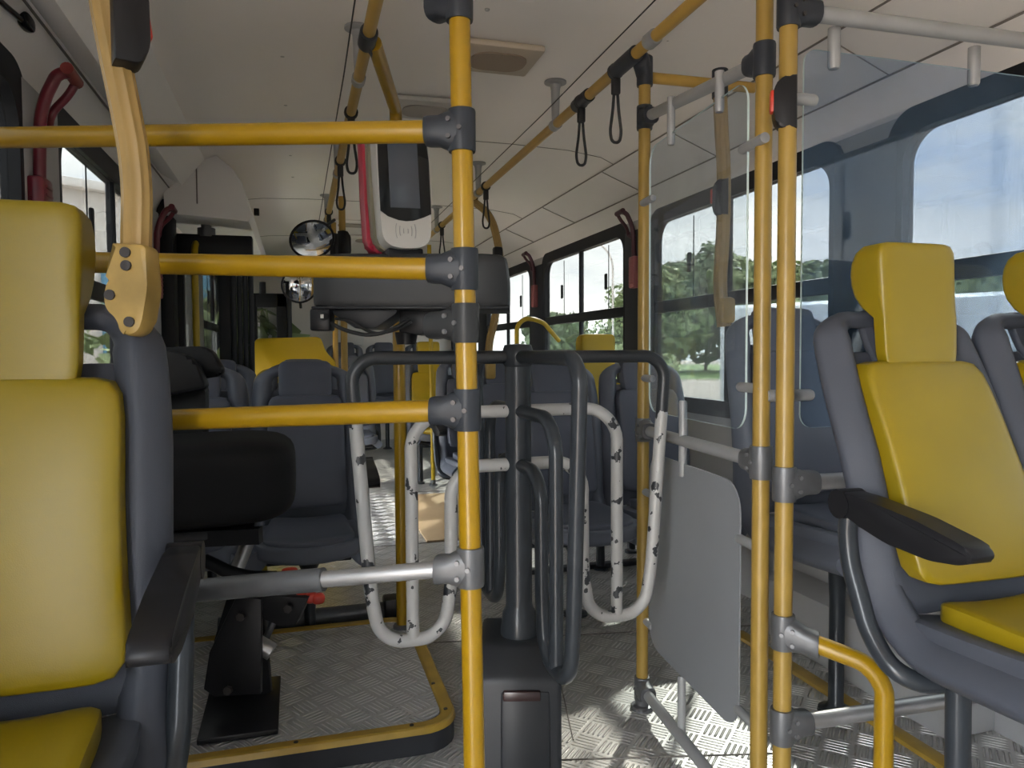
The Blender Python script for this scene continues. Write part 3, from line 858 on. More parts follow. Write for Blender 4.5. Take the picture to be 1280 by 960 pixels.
# stop-button boxes
def stop_box(parent, p, ax, face, h=0.105, w=0.042, dpt=0.050):
    """black box strapped to a pole, red button on its face"""
    ax, face = V(ax).normalized(), V(face).normalized()
    m4 = frame(p, ax.cross(face), ax)
    mb = MB()
    mb.prism([(p_.x, p_.y) for p_ in fillet([V(c) for c in ((-dpt*0.35, -h*0.62, 0), (dpt*0.40, -h*0.62, 0), (dpt*0.62, -h*0.30, 0), (dpt*0.62, h*0.5, 0), (dpt*0.25, h*0.80, 0), (-dpt*0.35, h*0.80, 0))], 0.010, 3)], w,
             frame(p, face, ax), bev=0.005)
    o = mb.build('button_box', M['black'], parent)
    mb = MB(); mb.box((0, 0, 0), (0.022, 0.045, 0.012), 0.004)
    mb.xf(frame(V(p)+face*(dpt*0.62)+ax*0.012, ax.cross(face), ax))
    mb.build('button', M['redb'], o)
    return o
sbp = P3(PCf, PCc, 1.08+(437-133)*1.50/F)
stop_box(pc, sbp, dC, V((-0.88, 0.48, 0)), h=0.075, w=0.036, dpt=0.046)

# cross screen behind the right yellow seats
d2 = V((1, -0.02, 0)).normalized()
tz = P3(PCf, PCc, 1.765)
joint(pc, tz, d2, h=0.07, L=0.065)
tp_end = V((XR-0.01, tz.y-0.02, 1.765))
rail('frame_rail', 'grey top rail running from the paired poles to the right wall', 'rail', [tz+d2*0.05, tp_end], 0.0165, 'greytube', group='grey rails of the cross screen')
mz = P3(PCf, PCc, 0.812)
joint(pc, mz, d2, m='joint_l', h=0.07, L=0.07)
rail('frame_rail', 'grey rail half hidden behind the right yellow seat back', 'rail', [mz+d2*0.05, V((XR-0.01, mz.y-0.02, 0.812))], 0.0165, 'alu', group='grey rails of the cross screen')
lz = P3(PCf, PCc, 0.325)
joint(pc, lz, d2, m='joint_l', h=0.07, L=0.06)
rail('frame_rail', 'bright aluminium rail near the floor behind the right yellow seat', 'rail', [lz+d2*0.045, V((XR-0.01, lz.y-0.02, 0.325))], 0.0165, 'alu', group='grey rails of the cross screen')
yz = P3(PCf, PCc, 0.515)
ye = U(1106, 838, 1.42)
d3 = (ye-yz).normalized()
joint(pc, yz, d3, m='joint_l', h=0.07, L=0.07)
rail('bent_rail', 'yellow rail bending down to the floor under the right yellow seat', 'rail', [yz+d3*0.04, ye, V((ye.x, ye.y, 0.0))], RP, 'paint', 0.05)
# the screen itself
y_s = tz.y+0.035
x0 = PCc.x+0.055
pts = rrect(XR-0.06-x0, 0.795, 0.03, 6, (x0+XR-0.06)/2, 0.915+0.795/2)
mb = MB(); mb.prism(pts, 0.005, XZ(y_s), side_mi=1)
cs = tag(mb.build('clear_screen', [M['acrylic2'], M['acr_edge']], origin=((x0+XR)/2, y_s, 0.915)), 'hazy clear screen across the seats behind the right yellow seat', 'screen')
for x in (x0+0.075, x0+0.45): clip(cs, (x, y_s, 1.76), (x, y_s, 1.675), 0.013)
for z in (1.605, 0.985): clip(cs, (P3(PCf, PCc, z).x, y_s, z), (x0+0.03, y_s, z), 0.013)

# ------------------------------------------------------------------ ceiling rails, straps, cords
ZR = 1.94
def rail_pt(side, y): return V((0.955 if side > 0 else 0.200, y, ZR))
def ceiling_rail(side, label, ya, yb):
    t = thing('ceiling_rail', label, 'rail', rail_pt(side, ya), 'overhead handrails')
    mb = MB(); mb.tube([rail_pt(side, ya), rail_pt(side, yb)], 0.0172, 18); mb.build('tube', M['paint_faded'], t)
    return t
crR = ceiling_rail(1, 'right overhead handrail along the ceiling with black straps', -0.4, 8.6)
crL = ceiling_rail(-1, 'left overhead handrail along the ceiling, above the card reader', -0.4, 8.6)
def bracket(parent, side, y):
    p = rail_pt(side, y); zc = 2.10
    mb = MB()
    mb.lathe([(0.0, zc), (0.042, zc), (0.042, zc-0.006), (0.022, zc-0.012), (0.017, zc-0.03), (0.014, ZR+0.02), (0.014, ZR)], 20, Matrix.Translation((p.x, p.y, 0)))
    mb.tube([p-V((0, 0.02, 0)), p+V((0, 0.02, 0))], 0.0215, 18)
    mb.build('bracket', M['greytube'], parent)
def ring(parent, side, y, m='greytube', L=0.05):
    p = rail_pt(side, y)
    mb = MB(); mb.tube([p-V((0, L/2, 0)), p-V((0, L/2-0.006, 0)), p+V((0, L/2-0.006, 0)), p+V((0, L/2, 0))], 0.0225, 18, scale=lambda s: 0.9 if s in (0, 1) else 1)
    mb.build('ring', M[m], parent)
for y in (2.70, 3.95, 5.2, 6.5): bracket(crR, 1, y)
for y in (2.42, 3.70, 5.0, 6.4): bracket(crL, -1, y)
ring(crR, 1, 1.90)
def strap(label, side, y, drop=0.15, tilt=0.0, group='black hand straps'):
    p = rail_pt(side, y)
    t = thing('hand_strap', label, 'strap', p-V((0, 0, 0.02)), group)
    mb = MB()
    mb.tube([p+V((0, 0.0, 0))+V((math.cos(a)*0.0205, 0, math.sin(a)*0.0205)) for a in [2*PI*k/18 for k in range(18)]], 0.0045, 8, closed=True)
    mb.tube([p+V((0, 0.012, 0))+V((math.cos(a)*0.0205, 0, math.sin(a)*0.0205)) for a in [2*PI*k/18 for k in range(18)]], 0.0045, 8, closed=True)
    mb.build('hanger', M['strapm'], t)
    mb = MB(); mb.box(p+V((0, 0.004, -0.046)), (0.026, 0.022, 0.050), 0.005); mb.build('clasp', M['strapm'], t)
    mb = MB()
    z1 = -0.068
    dr = drop
    dx = 0.019
    loop = [V((-0.006, 0, z1)), V((-0.010, 0, z1-dr*0.35)), V((-dx, 0, z1-dr*0.78)), V((-dx*0.7, 0, z1-dr*0.96)), V((0, 0, z1-dr)), V((dx*0.7, 0, z1-dr*0.96)), V((dx, 0, z1-dr*0.78)), V((0.010, 0, z1-dr*0.35)), V((0.006, 0, z1))]
    c, s = math.cos(tilt), math.sin(tilt)
    loop = [p+V((q.x*c, q.x*s+0.004, q.z)) for q in loop]
    sec = [(0.0018*math.cos(2*PI*k/8), 0.0065*math.sin(2*PI*k/8)) for k in range(8)]
    mb.tube(fillet(loop, 0.012, 4), 0.0048, 8)
    mb.build('loop', M['strapm'], t)
    return t
strap('black hand strap hanging free, left of the yellow pole by the metal sheet', 1, 2.43)
strap('black hand strap touching the yellow pole by the metal sheet', 1, 2.14)
strap('black hand strap just right of the partition pole, under the rail', 1, 3.78)
strap('small black hand strap just left of the partition pole, far along the rail', 1, 5.0)
strap('nearest black hand strap on the left rail, above the topmost yellow cross rail', -1, 2.75)
strap('black hand strap on the left rail dangling under the topmost yellow cross rail', -1, 3.45)
strap('far black hand strap on the left rail beside the upper round mirror', -1, 4.7)
def cord(label, side, dx, ys, sag=0.0):
    pts = []
    for y, dz in ys:
        pts.append(rail_pt(side, y)+V((dx, 0, dz)))
    mb = MB(); mb.tube(pts, 0.0022, 6)
    return tag(mb.build('bell_cord', M['strapm'], origin=pts[0]), label, 'cord', 'bell cords')
cord('thin black bell cord strung beside the right overhead handrail', 1, -0.050, [(-0.3, 0.055), (1.6, 0.05), (2.70, 0.035), (3.95, 0.035), (5.2, 0.035), (6.5, 0.035)])
cord('thin black bell cord strung beside the left overhead handrail', -1, -0.045, [(-0.3, 0.055), (1.4, 0.05), (2.42, 0.01), (3.70, 0.02), (5.0, 0.02), (6.4, 0.02)])
# tees on the right rail: the middle pole and the cross tube to the wall
q = rail_pt(1, 2.07)
joint(pm, V((PM1.x, PM1.y, ZR-0.028)), V((-0.5, -0.4, 0.5)), r=0.024, h=0.085, L=0.045, bolts=False)
mb = MB(); mb.tube([rail_pt(1, 2.00), rail_pt(1, 2.15)], 0.0235, 18); mb.build('sleeve', M['joint'], crR)
q1 = V((PM1.x+0.03, 2.09, ZR-0.03)); q2 = V((1.41, 2.095, 1.915))
rail('cross_tube', 'short yellow tube branching from the right overhead rail to the bent handle', 'rail', [q1, q2], 0.0165, 'paint_faded')
mb = MB(); mb.tube([rail_pt(1, 2.36), rail_pt(1, 2.48)], 0.0225, 16); mb.build('sleeve', M['joint'], crR)

# bent grab handles (thick ribbed tubes running from a rail down to a seat shoulder)
def grab_handle(label, pts, r=0.022, fil=0.10, m='pvc', bracket_at=None, bdir=None, ribs=10, group='bent grab handles', top='joint'):
    pts = [V(p) for p in pts]
    t = thing('bent_handrail', label, 'handle', pts[-1], group)
    mb = MB(); mb.tube(pts, r, 24, fil, ribs=ribs, n=8); mb.build('tube', M[m], t)
    return t
gl = U(170, 318, 1.145)
gh = grab_handle('tall ribbed tan-yellow handle rising from the left yellow seat shoulder', [U(122, -60, 1.10), U(138, 45, 1.11), U(156, 130, 1.12), U(172, 215, 1.135), gl], 0.0208, 0.06)
stop_box(gh, U(155, 36, 1.10), V((-0.12, 0.02, 1)), V((0.93, 0.34, 0)), h=0.092, w=0.050, dpt=0.050)
# moulded clamp at the foot of that handle
c0 = U(168, 372, 1.13)
fr = frame(c0, cr, cu)
s_ = 1.13/F
poly = [(x*s_, -y*s_) for x, y in ((-20, -66), (24, -64), (25, -8), (20, 22), (16, 44), (0, 50), (-8, 44), (-12, 28), (-26, 16), (-28, -2), (-24, -16), (-19, -22))]
poly = [(p.x, p.y) for p in fillet([V((*p, 0)) for p in poly], 0.009, 4)]
mb = MB(); mb.prism(poly, 0.046, fr @ Matrix.Translation((0, 0, 0.0)), bev=0.008); cl = mb.build('clamp', M['bracket_y'], gh)
for bx, by in ((-1, -53), (0, -37), (-20, -1), (4, 32)):
    mb = MB(); mb.cyl(fr @ V((bx*s_, -by*s_, 0.018)), fr @ V((bx*s_, -by*s_, 0.027)), 0.0078, 14)
    mb.build('bolt', M['darkbolt'], cl)
gr = grab_handle('bent grey-tan handle seen through the aisle-side screen, ending on the raised grey seat', [U(900, 98, 2.33), U(901, 150, 2.33), U(906, 225, 2.34), U(903, 310, 2.35), U(899, 355, 2.36), U(905, 408, 2.37)], 0.0205, 0.10)
mb = MB(); mb.box(U(908, 388, 2.355), (0.05, 0.04, 0.085), 0.014); mb.build('clamp', M['bracket_y'], gr)
mb = MB(); mb.tube([U(900, 88, 2.33), U(900, 122, 2.33)], 0.025, 18); mb.build('joint', M['joint'], gr)
stop_box(gr, U(903, 250, 2.345), V((0, 0, 1)), V((-0.85, 0.5, 0)), h=0.08, w=0.045, dpt=0.05)
g3 = grab_handle('far bent handle just right of the partition pole, below the second strap', [rail_pt(1, 4.10)+V((0.0, 0.0, -0.01)), U(613, 268, 4.05), U(622, 300, 4.05), U(626, 330, 4.05), U(619, 400, 4.05), U(610, 432, 4.03), U(612, 462, 4.02)], 0.020, 0.12)
mb = MB(); mb.tube([rail_pt(1, 4.06), rail_pt(1, 4.14)], 0.026, 16); mb.build('joint', M['joint'], g3)
mb = MB(); mb.box(U(613, 460, 4.01), (0.055, 0.04, 0.12), 0.014); mb.build('clamp', M['bracket_y'], g3)
mb = MB(); mb.box(U(622, 318, 4.0), (0.05, 0.05, 0.08), 0.012); mb.build('button_box', M['black'], g3)

# pole carrying the console, bending over to the left overhead rail
PD = UZ(505, 790, 0.0)
pd0 = V((0.355, 2.70, ZP+0.002)); 
pdt = U(495, 150, 2.62)
pd_b = U(504, 640, 2.70)
pt = thing('console_pole', 'thick yellow pole behind the turnstile arm, bending over to the left rail', 'pole', pd0)
mb = MB(); mb.tube([pd0+V((0, 0, 0.003)), V((pdt.x, pdt.y, 1.86)), V((pdt.x, pdt.y, 1.93)), rail_pt(-1, 2.10)+V((0.02, 0.03, 0))], 0.0215, 20, 0.07, n=8); mb.build('pole', M['paint'], pt)
flange(pt, pd0)
jd = (V((pdt.x, pdt.y, ZR))-rail_pt(-1, 2.10)).normalized()
joint(pt, rail_pt(-1, 2.10), jd, r=0.025, h=0.085, L=0.07, ax=(0, 1, 0), bolts=False)

# slim far poles between the left rail and the floor
for lab, px, d, zt2, bx in (('slim far pole under the left rail, right-hand one of two', 429, 4.1, ZR, 440), ('slim far pole under the left rail, left-hand one of two', 418, 4.9, ZR, 310)):
    p = U(px+2, 430, d)
    t = pole(lab, (p.x, p.y, 0), (U(px-2, 240, d).x, U(px-2, 240, d).y, zt2), 'paint_faded', 0.0185, group='slim far poles')
    q = V((p.x, p.y, 1.08+(441-308)*d/F))
    stop_box(t, q, V((0, 0, 1)), V((0.75, 0.66, 0)), h=0.10, w=0.05, dpt=0.055)
pole('bright yellow thin post in front of the far yellow seat', (1.045, 5.95, 0), (1.03, 5.95, ZR), 'bright_y', 0.017, group='slim far poles')
t = UX(672, 398, 1.45)
# yellow barrier loop by the far right window
b0 = UY(646, 470, 5.35); 
rail('barrier_loop', 'yellow tube loop in front of the far right window', 'rail', [UY(646, 520, 5.0), UY(646, 398, 5.0), UY(676, 399, 5.0), V((XR-0.02, 5.2, UY(680, 425, 5.0).z))], 0.016, 'bright_y', 0.10)
# yellow post and loop beside the grey seats on the left
l0 = UY(326, 560, 3.60); l1 = UY(322, 466, 3.60)
rail('barrier_loop', 'yellow tube loop between the left grey seats', 'rail', [V((l0.x, 3.6, 0.0)), V((l1.x, 3.6, l1.z)), UY(352, 466, 3.62)], 0.019, 'bright_y', 0.06)

# ------------------------------------------------------------------ turnstile
TP = V((0.505, 1.70, 0))
ts = thing('turnstile', 'black turnstile with bent tube arms on a charcoal pedestal', 'turnstile', TP)
tf = frame(TP, V((cr.x, cr.y, 0)), V((0, 0, 1)))      # local x = to the right, z = towards the camera
mb = MB()
zp = 0.40
mb.prism([(p.x, p.y) for p in fillet([V(c) for c in ((-0.115, 0.0, 0), (-0.115, zp, 0), (0.065, zp, 0), (0.135, zp-0.055, 0), (0.16, 0.0, 0))], 0.012, 4)], 0.185,
         frame(TP, V((-cf.x, -cf.y, 0)), V((0, 0, 1))), bev=0.012)
ped = mb.build('pedestal', M['graphite_d'], ts)
mb = MB(); mb.box((0.004, zp-0.088, 0.139), (0.085, 0.022, 0.02), 0.004, Matrix.Rotation(-0.05, 3, 'X')); mb.xf(tf); mb.build('counter_window', mat('dark_counter_window', (0.035, 0.016, 0.016), 0.25), ped)
mb = MB(); mb.box((0.012, 0.19, 0.148), (0.11, 0.26, 0.012), 0.006, Matrix.Rotation(0.10*-1, 3, 'X')); mb.xf(tf); mb.build('front_cover', M['graphite_d'], ped)
mb = MB()
mb.lathe([(0.045, zp), (0.045, zp+0.010), (0.040, zp+0.055), (0.034, zp+0.065), (0.032, zp+0.075), (0.031, 1.045), (0.035, 1.050), (0.036, 1.085), (0.032, 1.097), (0, 1.10)], 30, Matrix.Translation(TP))
mb.build('post', M['tubeblack'], ts)
def arm_at(ang, lab, mo, mm):
    u = V((math.cos(ang), math.sin(ang), 0))
    def A(r, z): return TP+u*r+V((0, 0, z))
    ro, ri, rm, zb = 0.392, 0.165, 0.258, 0.415
    outer = [A(0.02, 1.068), A(ro, 1.068), A(ro-0.008, 0.95), A(0.352, zb+0.10), A(0.33, zb), A(0.19, zb), A(ri+0.002, zb+0.10), A(ri, 0.812), A(0.02, 0.812)]
    mb = MB(); mb.tube(fillet(outer, {1: 0.085, 2: 0.05, 3: 0.08, 4: 0.085, 5: 0.085, 6: 0.05, 7: 0.075}, 8), 0.0155, 16)
    o = mb.build('arm', M[mo], ts)
    mb = MB(); mb.tube([A(0.02, 0.94), A(rm, 0.94), A(rm, zb+0.006)], 0.0150, 16, 0.08, n=8)
    mb.build('middle_tube', M[mm], o)
    return o
base = math.atan2(cr.y, cr.x)
arm_at(base+math.radians(17), 'right', 'chip_outer', 'chip_mid')
arm_at(base+math.radians(17+180), 'left', 'chip_outer', 'chip_mid')
arm_at(base+math.radians(17-90), 'near', 'tubeblack', 'tubeblack')
arm_at(base+math.radians(17+90), 'far', 'tubeblack', 'tubeblack')

# ------------------------------------------------------------------ fare console with reader
dcon = 1.80
k = dcon/F
co = U(514, 352, dcon)
con = thing('fare_console', 'long graphite fare console above the turnstile', 'console', U(514, 388, dcon))
cm = frame(co, cr, V((0, 0, 1)))
mb = MB()
def cdef(q):
    t = (q.y/(0.066)+1)/2          # 0 bottom, 1 top
    return V((q.x*(0.99-0.035*max(0, t-0.5)*2), q.y, q.z*(0.92+0.08*(1-t))))
mb.sbox((0, 0, -0.10), (125*k, 0.068, 0.12), 0.16, cdef, 56, 24)
mb.xf(cm); body = mb.build('body', M['graphite'], con)
mb = MB(); mb.box((0, -0.0635, -0.1), (246*k, 0.006, 0.235), 0.002); mb.xf(cm); mb.build('base_lip', M['graphite_d'], con)
mb = MB()
mb.prism([(x*k, y*k) for x, y in ((-100, -34), (-100, -40), (-84, -50), (-72, -58), (-46, -58), (-20, -40), (-18, -34))], 0.16, cm @ Matrix.Translation((0, 0, -0.09)), bev=0.004)
mb.build('under_tray', M['graphite_d'], con)
mb = MB()
mb.prism([(x*k, y*k) for x, y in ((-20, -34), (-20, -62), (4, -66), (58, -62), (62, -34))], 0.09, cm @ Matrix.Translation((0, 0, -0.10)), bev=0.005)
mb.build('mount_block', M['black'], con)
mb = MB()
a_ = on(404); b_ = cm @ V((50*k, -50*k, -0.05))
mb.sweep([a_, a_.lerp(b_, .5), b_], [(x*0.030, y*0.016) for x, y in ((1, 1), (-1, 1), (-1, -1), (1, -1))], ref=(0, 0, 1))
mb.build('mount_arm', M['graphite'], con)
mb = MB(); mb.box((-112*k, -48*k, -0.005), (25*k, 27*k, 0.055), 0.005); mb.xf(cm); camb = mb.build('camera_box', M['black'], con)
mb = MB(); mb.cyl(cm @ V((-106*k, -44*k, 0.018)), cm @ V((-106*k, -44*k, 0.028)), 0.010, 16); mb.build('lens', M['gloss_black'], camb)
mb = MB(); mb.box((-108*k, -44*k, 0.030), (4*k, 5*k, 0.002), 0.0005); mb.xf(cm); mb.build('lamp', M['cream'], camb)
mb = MB(); mb.tube(fillet([cm @ V((x*k, -y*k, z)) for x, y, z in ((-100, 52, 0.01), (-80, 62, 0.02), (-45, 69, 0.02), (-15, 56, 0.015), (-2, 46, 0.0))], 0.03, 5), 0.0048, 8)
mb.tube(fillet([cm @ V((x*k, -y*k, z)) for x, y, z in ((-95, 46, 0.0), (-70, 50, 0.015), (-50, 66, 0.015), (-20, 62, 0.012), (0, 50, 0.0))], 0.03, 5), 0.0036, 8)
mb.build('cable', M['strapm'], con)
mb = MB(); mb.cyl(cm @ V((-14*k, -62*k, -0.10)), cm @ V((-14*k, -78*k, -0.10)), 0.030, 20, 0.024); mb.build('socket', M['black'], con)

# card reader
dv = 1.775; k = dv/F
vo = U(503, 242, dv)
yawv = math.radians(24)
ux = (cr*math.cos(yawv)+(-cf)*-math.sin(yawv)).normalized()
vm = frame(vo, V((ux.x, ux.y, 0.03)), V((0.02, 0.05, 1)))
vr = thing('card_reader', 'red and grey card reader with blank screen standing on the fare console', 'card reader', U(506, 314, dv))
fp = lambda pts, r: [(p.x, p.y) for p in fillet([V((x*k, -y*k, 0)) for x, y in pts], r*k, 4)]
out = [(-33, -78), (30, -78), (34, -60), (36, 0), (32, 58), (22, 68), (-4, 70), (-22, 66), (-30, 56), (-32, 0)]
mb = MB(); mb.prism(fp(out, 10), 0.055, vm @ Matrix.Translation((0, 0, -0.015)), bev=0.006); vb = mb.build('casing', M['cream'], vr)
mb = MB(); mb.prism(fp([(-34, -80), (29, -80), (33, -60), (31, 56), (20, 70), (-18, 70), (-32, 58), (-34, 0)], 10), 0.030, vm @ Matrix.Translation((-0.004, 0, -0.056)), bev=0.006); mb.build('mid_shell', M['olive'], vr)
mb = MB(); mb.prism(fp([(-36, -81), (27, -81), (31, -60), (29, 56), (18, 72), (-20, 72), (-35, 60), (-36, 0)], 10), 0.052, vm @ Matrix.Translation((-0.007, 0, -0.096)), bev=0.008); mb.build('rear_shell', M['crimson'], vr)
arc_ = [(-30, -76), (31, -76), (34, -40), (34, 26)]+[(34-66*t, 26+10*math.sin(PI*t)) for t in (0.15, 0.35, 0.5, 0.65, 0.85)]+[(-31, 24), (-31, -30)]
mb = MB(); mb.prism([(x*k, -y*k) for x, y in arc_], 0.004, vm @ Matrix.Translation((0, 0, 0.0135)), bev=0.001); bz = mb.build('bezel', M['gloss_black'], vr)
mb = MB(); mb.box((0.001, 26*k, 0.0165), (38*k, 92*k, 0.003), 0.001); mb.xf(vm); mb.build('screen', M['lcd'], bz)
mb = MB()
for r0 in (4, 8, 12):
    for s in (-1, 1):
        mb.tube([vm @ V((s*(r0-2+r0*0.35*math.cos(a))*k*0.9, (-48-r0*0.95*math.sin(a))*k, 0.0132)) for a in [(-0.9+1.8*i/8) for i in range(9)]], 0.0011, 6)
mb.build('contactless_mark', M['icon'], vb)
mb = MB(); mb.box((0.004, -73*k, -0.04), (46*k, 12*k, 0.06), 0.004); mb.xf(vm); mb.build('foot', M['black'], vr)
mb = MB(); mb.box((-0.066, -0.045, -0.095), (0.006, 0.035, 0.010), 0.002); mb.xf(vm); mb.build('lock', M['black'], vr)

# ------------------------------------------------------------------ conductor platform and stool
ZP = 0.07
cx0, cx1, cy0, cy1 = -0.64, 0.41, 1.945, 2.81
pl = thing('conductor_platform', 'low tread-plate platform with a yellow edge strip, left of the turnstile', 'platform', ((cx0+cx1)/2, (cy0+cy1)/2, 0))
deck = rrect(cx1-cx0, cy1-cy0, 0.10, 8, (cx0+cx1)/2, (cy0+cy1)/2)
mb = MB(); mb.prism(deck, ZP-0.006, Matrix.Translation((0, 0, (ZP-0.006)/2+0.0008))); mb.build('skirt', M['skirt'], pl)
inn = rrect(cx1-cx0-0.08, cy1-cy0-0.08, 0.065, 8, (cx0+cx1)/2, (cy0+cy1)/2)
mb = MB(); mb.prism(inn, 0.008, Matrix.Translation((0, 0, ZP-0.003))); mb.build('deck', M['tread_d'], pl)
edge = rrect(cx1-cx0-0.034, cy1-cy0-0.034, 0.083, 8, (cx0+cx1)/2, (cy0+cy1)/2)
sec = [(-0.022, -0.012), (-0.022, -0.002), (-0.018, 0.004), (-0.012, 0.006), (-0.008, 0.0048), (-0.004, 0.006), (0.0, 0.0048), (0.004, 0.006), (0.008, 0.0048), (0.012, 0.006), (0.018, 0.003), (0.022, -0.012)]
mb = MB()
e3 = [V((x, y, ZP)) for x, y in edge]
dedup = [e3[0]]
for p in e3[1:]:
    if (p-dedup[-1]).length > 1e-4: dedup.append(p)
bm = mb.bm; rings = []
for i, p in enumerate(dedup):
    t = (dedup[(i+1) % len(dedup)]-dedup[i-1]).normalized(); nn = V((t.y, -t.x, 0))
    rings.append([bm.verts.new(p+nn*a+V((0, 0, b))) for a, b in sec])
for i in range(len(rings)):
    A, B = rings[i], rings[(i+1) % len(rings)]
    for j in range(len(sec)): bm.faces.new((A[j], A[(j+1) % len(sec)], B[(j+1) % len(sec)], B[j]))
mb.build('edge_strip', M['edge_y'], pl)
mb = MB()
for x, y in ((0.38, 2.2), (0.39, 2.52), (0.28, 1.965), (-0.02, 1.963), (0.1, 2.81), (0.385, 2.03)):
    mb.cyl((x, y, ZP+0.003), (x, y, ZP+0.0075), 0.006, 10)
mb.build('screw', M['darkbolt'], pl)
# conduit lying behind the platform
p1, p2 = UZ(325, 762, 0.04), UZ(500, 742, 0.04)
cd_ = thing('floor_conduit', 'grey conduit with a black end block lying behind the conductor platform', 'conduit', (p1.x, p1.y, 0))
pa_, pb_ = V((-0.30, 2.93, 0.062)), V((0.33, 2.93, 0.062))
mb = MB(); mb.tube([pa_, pb_], 0.034, 18); mb.tube([pa_+V((0, 0, -0.02)), pb_+V((0, 0, -0.02))], 0.040, 4); mb.build('tube', M['joint_l'], cd_)
mb = MB(); mb.box((0.37, 2.93, 0.058), (0.12, 0.09, 0.115), 0.012); mb.build('end_block', M['black'], cd_)

st = thing('conductor_stool', 'black padded conductor stool on a folding black stand', 'stool', (-0.17, 2.24, ZP))
mb = MB()
sb = U(262, 597, 2.02)
mb.sbox((sb.x-0.05, sb.y+0.02, sb.z), (0.275, 0.225, 0.112), 0.42, lambda q: V((q.x, q.y, q.z+0.02*(q.x-sb.x))), 48, 26)
mb.build('cushion', M['blacksoft'], st)
mb = MB(); mb.box((sb.x-0.05, sb.y+0.02, sb.z-0.125), (0.34, 0.34, 0.028), 0.006); mb.build('seat_plate', M['black'], st)
# bar under the cushion
ba, bb = U(180, 676, 1.90), U(326, 669, 1.90)
mb = MB(); mb.sweep([ba, bb], [(a*0.020, b*0.016) for a, b in ((1, 1), (-1, 1), (-1, -1), (1, -1))], ref=(0, 0, 1)); mb.build('slide_rail', M['black'], st)
ba, bb = U(180, 676, 2.15), U(318, 665, 2.15)
mb = MB(); mb.sweep([ba, bb], [(a*0.020, b*0.016) for a, b in ((1, 1), (-1, 1), (-1, -1), (1, -1))], ref=(0, 0, 1)); mb.build('slide_rail', M['black'], st)
def plate(pts, d, th, name, m='black'):
    o = U(*pts[0], d); fm_ = frame(o, cr, V((0, 0, 1)))
    inv = fm_.inverted()
    poly = []
    for x, y in pts:
        q = inv @ U(x, y, d); poly.append((q.x, q.y))
    mb = MB(); mb.prism(poly, th, fm_, bev=0.003); return mb.build(name, M[m], st)
plate([(298, 742), (328, 748), (325, 868), (268, 872), (254, 862), (262, 815)], 2.02, 0.02, 'side_plate')
plate([(286, 742), (330, 748), (338, 866), (300, 885), (262, 880), (268, 800)], 2.16, 0.02, 'side_plate')
plate([(300, 738), (388, 744), (372, 778), (354, 780), (322, 766)], 2.05, 0.05, 'gear_plate')
mb = MB()
q = UZ(295, 885, ZP); mb.box((-0.165, 2.19, ZP+0.012), (0.20, 0.34, 0.016), 0.003); mb.build('foot_plate', M['black'], st)
mb = MB(); mb.tube([U(255, 700, 2.0), U(300, 722, 2.0), U(345, 722, 2.0)], 0.018, 12, 0.05); mb.build('strut', M['black'], st)
mb = MB(); mb.tube([U(316, 662, 2.2), U(296, 712, 2.15)], 0.020, 14); mb.build('strut', M['alu'], st)
mb = MB(); mb.tube([U(345, 770, 2.1), U(318, 830, 2.1)], 0.010, 10); mb.build('strut', M['joint_l'], st)
mb = MB(); mb.cyl(U(318, 802, 2.06), U(340, 815, 2.06), 0.024, 18); mb.build('pivot_bush', M['alu'], st)
mb = MB()
for px, py in ((365, 748), (377, 746), (389, 747), (398, 748)): mb.sbox(U(px, py, 2.06), (0.018, 0.016, 0.015), 0.7, None, 14, 8)
kn = mb.build('lever_grip', M['redb'], st)
mb = MB(); mb.sbox(U(362, 714, 2.04), (0.022, 0.014, 0.010), 0.7, None, 14, 8); mb.build('lever_grip', M['redb'], st)
for px, py, d in ((361, 760, 2.015), (286, 862, 2.0), (302, 770, 2.0)):
    mb = MB(); q = U(px, py, d); mb.cyl(q, q-cf*0.012, 0.012, 6); mb.build('bolt', M['darkbolt'], st)
# backrest pads
bo = U(222, 476, 2.08); bmx = frame(bo, cr, V((0, 0, 1)))
kk = 2.08/F
def padp(pts, d, th, m='black'):
    o = U(*pts[0], d); f_ = frame(o, cr, V((0, 0, 1))); inv = f_.inverted()
    poly = [((inv @ U(x, y, d)).x, (inv @ U(x, y, d)).y) for x, y in pts]
    poly = [(p.x, p.y) for p in fillet([V((*p, 0)) for p in poly], 0.02, 4)]
    mb = MB(); mb.prism(poly, th, f_, bev=0.008); return mb
padp([(150, 440), (218, 439), (244, 448), (262, 486), (150, 506)], 2.06, 0.035).build('backrest', M['black'], st)
padp([(170, 437), (232, 433), (262, 433), (281, 462), (276, 470), (230, 478), (170, 470)], 2.14, 0.03).build('rear_shell', M['black'], st)
padp([(150, 500), (255, 478), (259, 486), (259, 560), (150, 560)], 2.20, 0.03).build('lower_back', M['graphite'], st)

# ------------------------------------------------------------------ mirrors
def mirror(label, px, py, d, r, nrmv, armto):
    c = U(px, py, d)
    t = thing('round_mirror', label, 'mirror', c, 'round convex mirrors')
    n = V(nrmv).normalized(); f_ = frame(c, n.orthogonal(), n.cross(n.orthogonal()))
    mb = MB(); mb.lathe([(0.0, -0.035), (r*0.6, -0.03), (r*0.98, -0.005), (r*1.03, 0.004), (r*1.0, 0.012), (r*0.93, 0.010), (r*0.90, 0.0)], 32, f_); mb.build('housing', M['black'], t)
    mb = MB(); mb.lathe([(r*0.94, 0.006), (r*0.75, 0.006+r*0.06), (r*0.5, 0.006+r*0.11), (r*0.25, 0.006+r*0.14), (0.0, 0.006+r*0.15)], 32, f_); mb.build('mirror_glass', M['mirror'], t)
    mb = MB(); mb.tube([c-n*0.03, V(armto)], 0.009, 10); mb.build('stalk', M['black'], t)
    return t
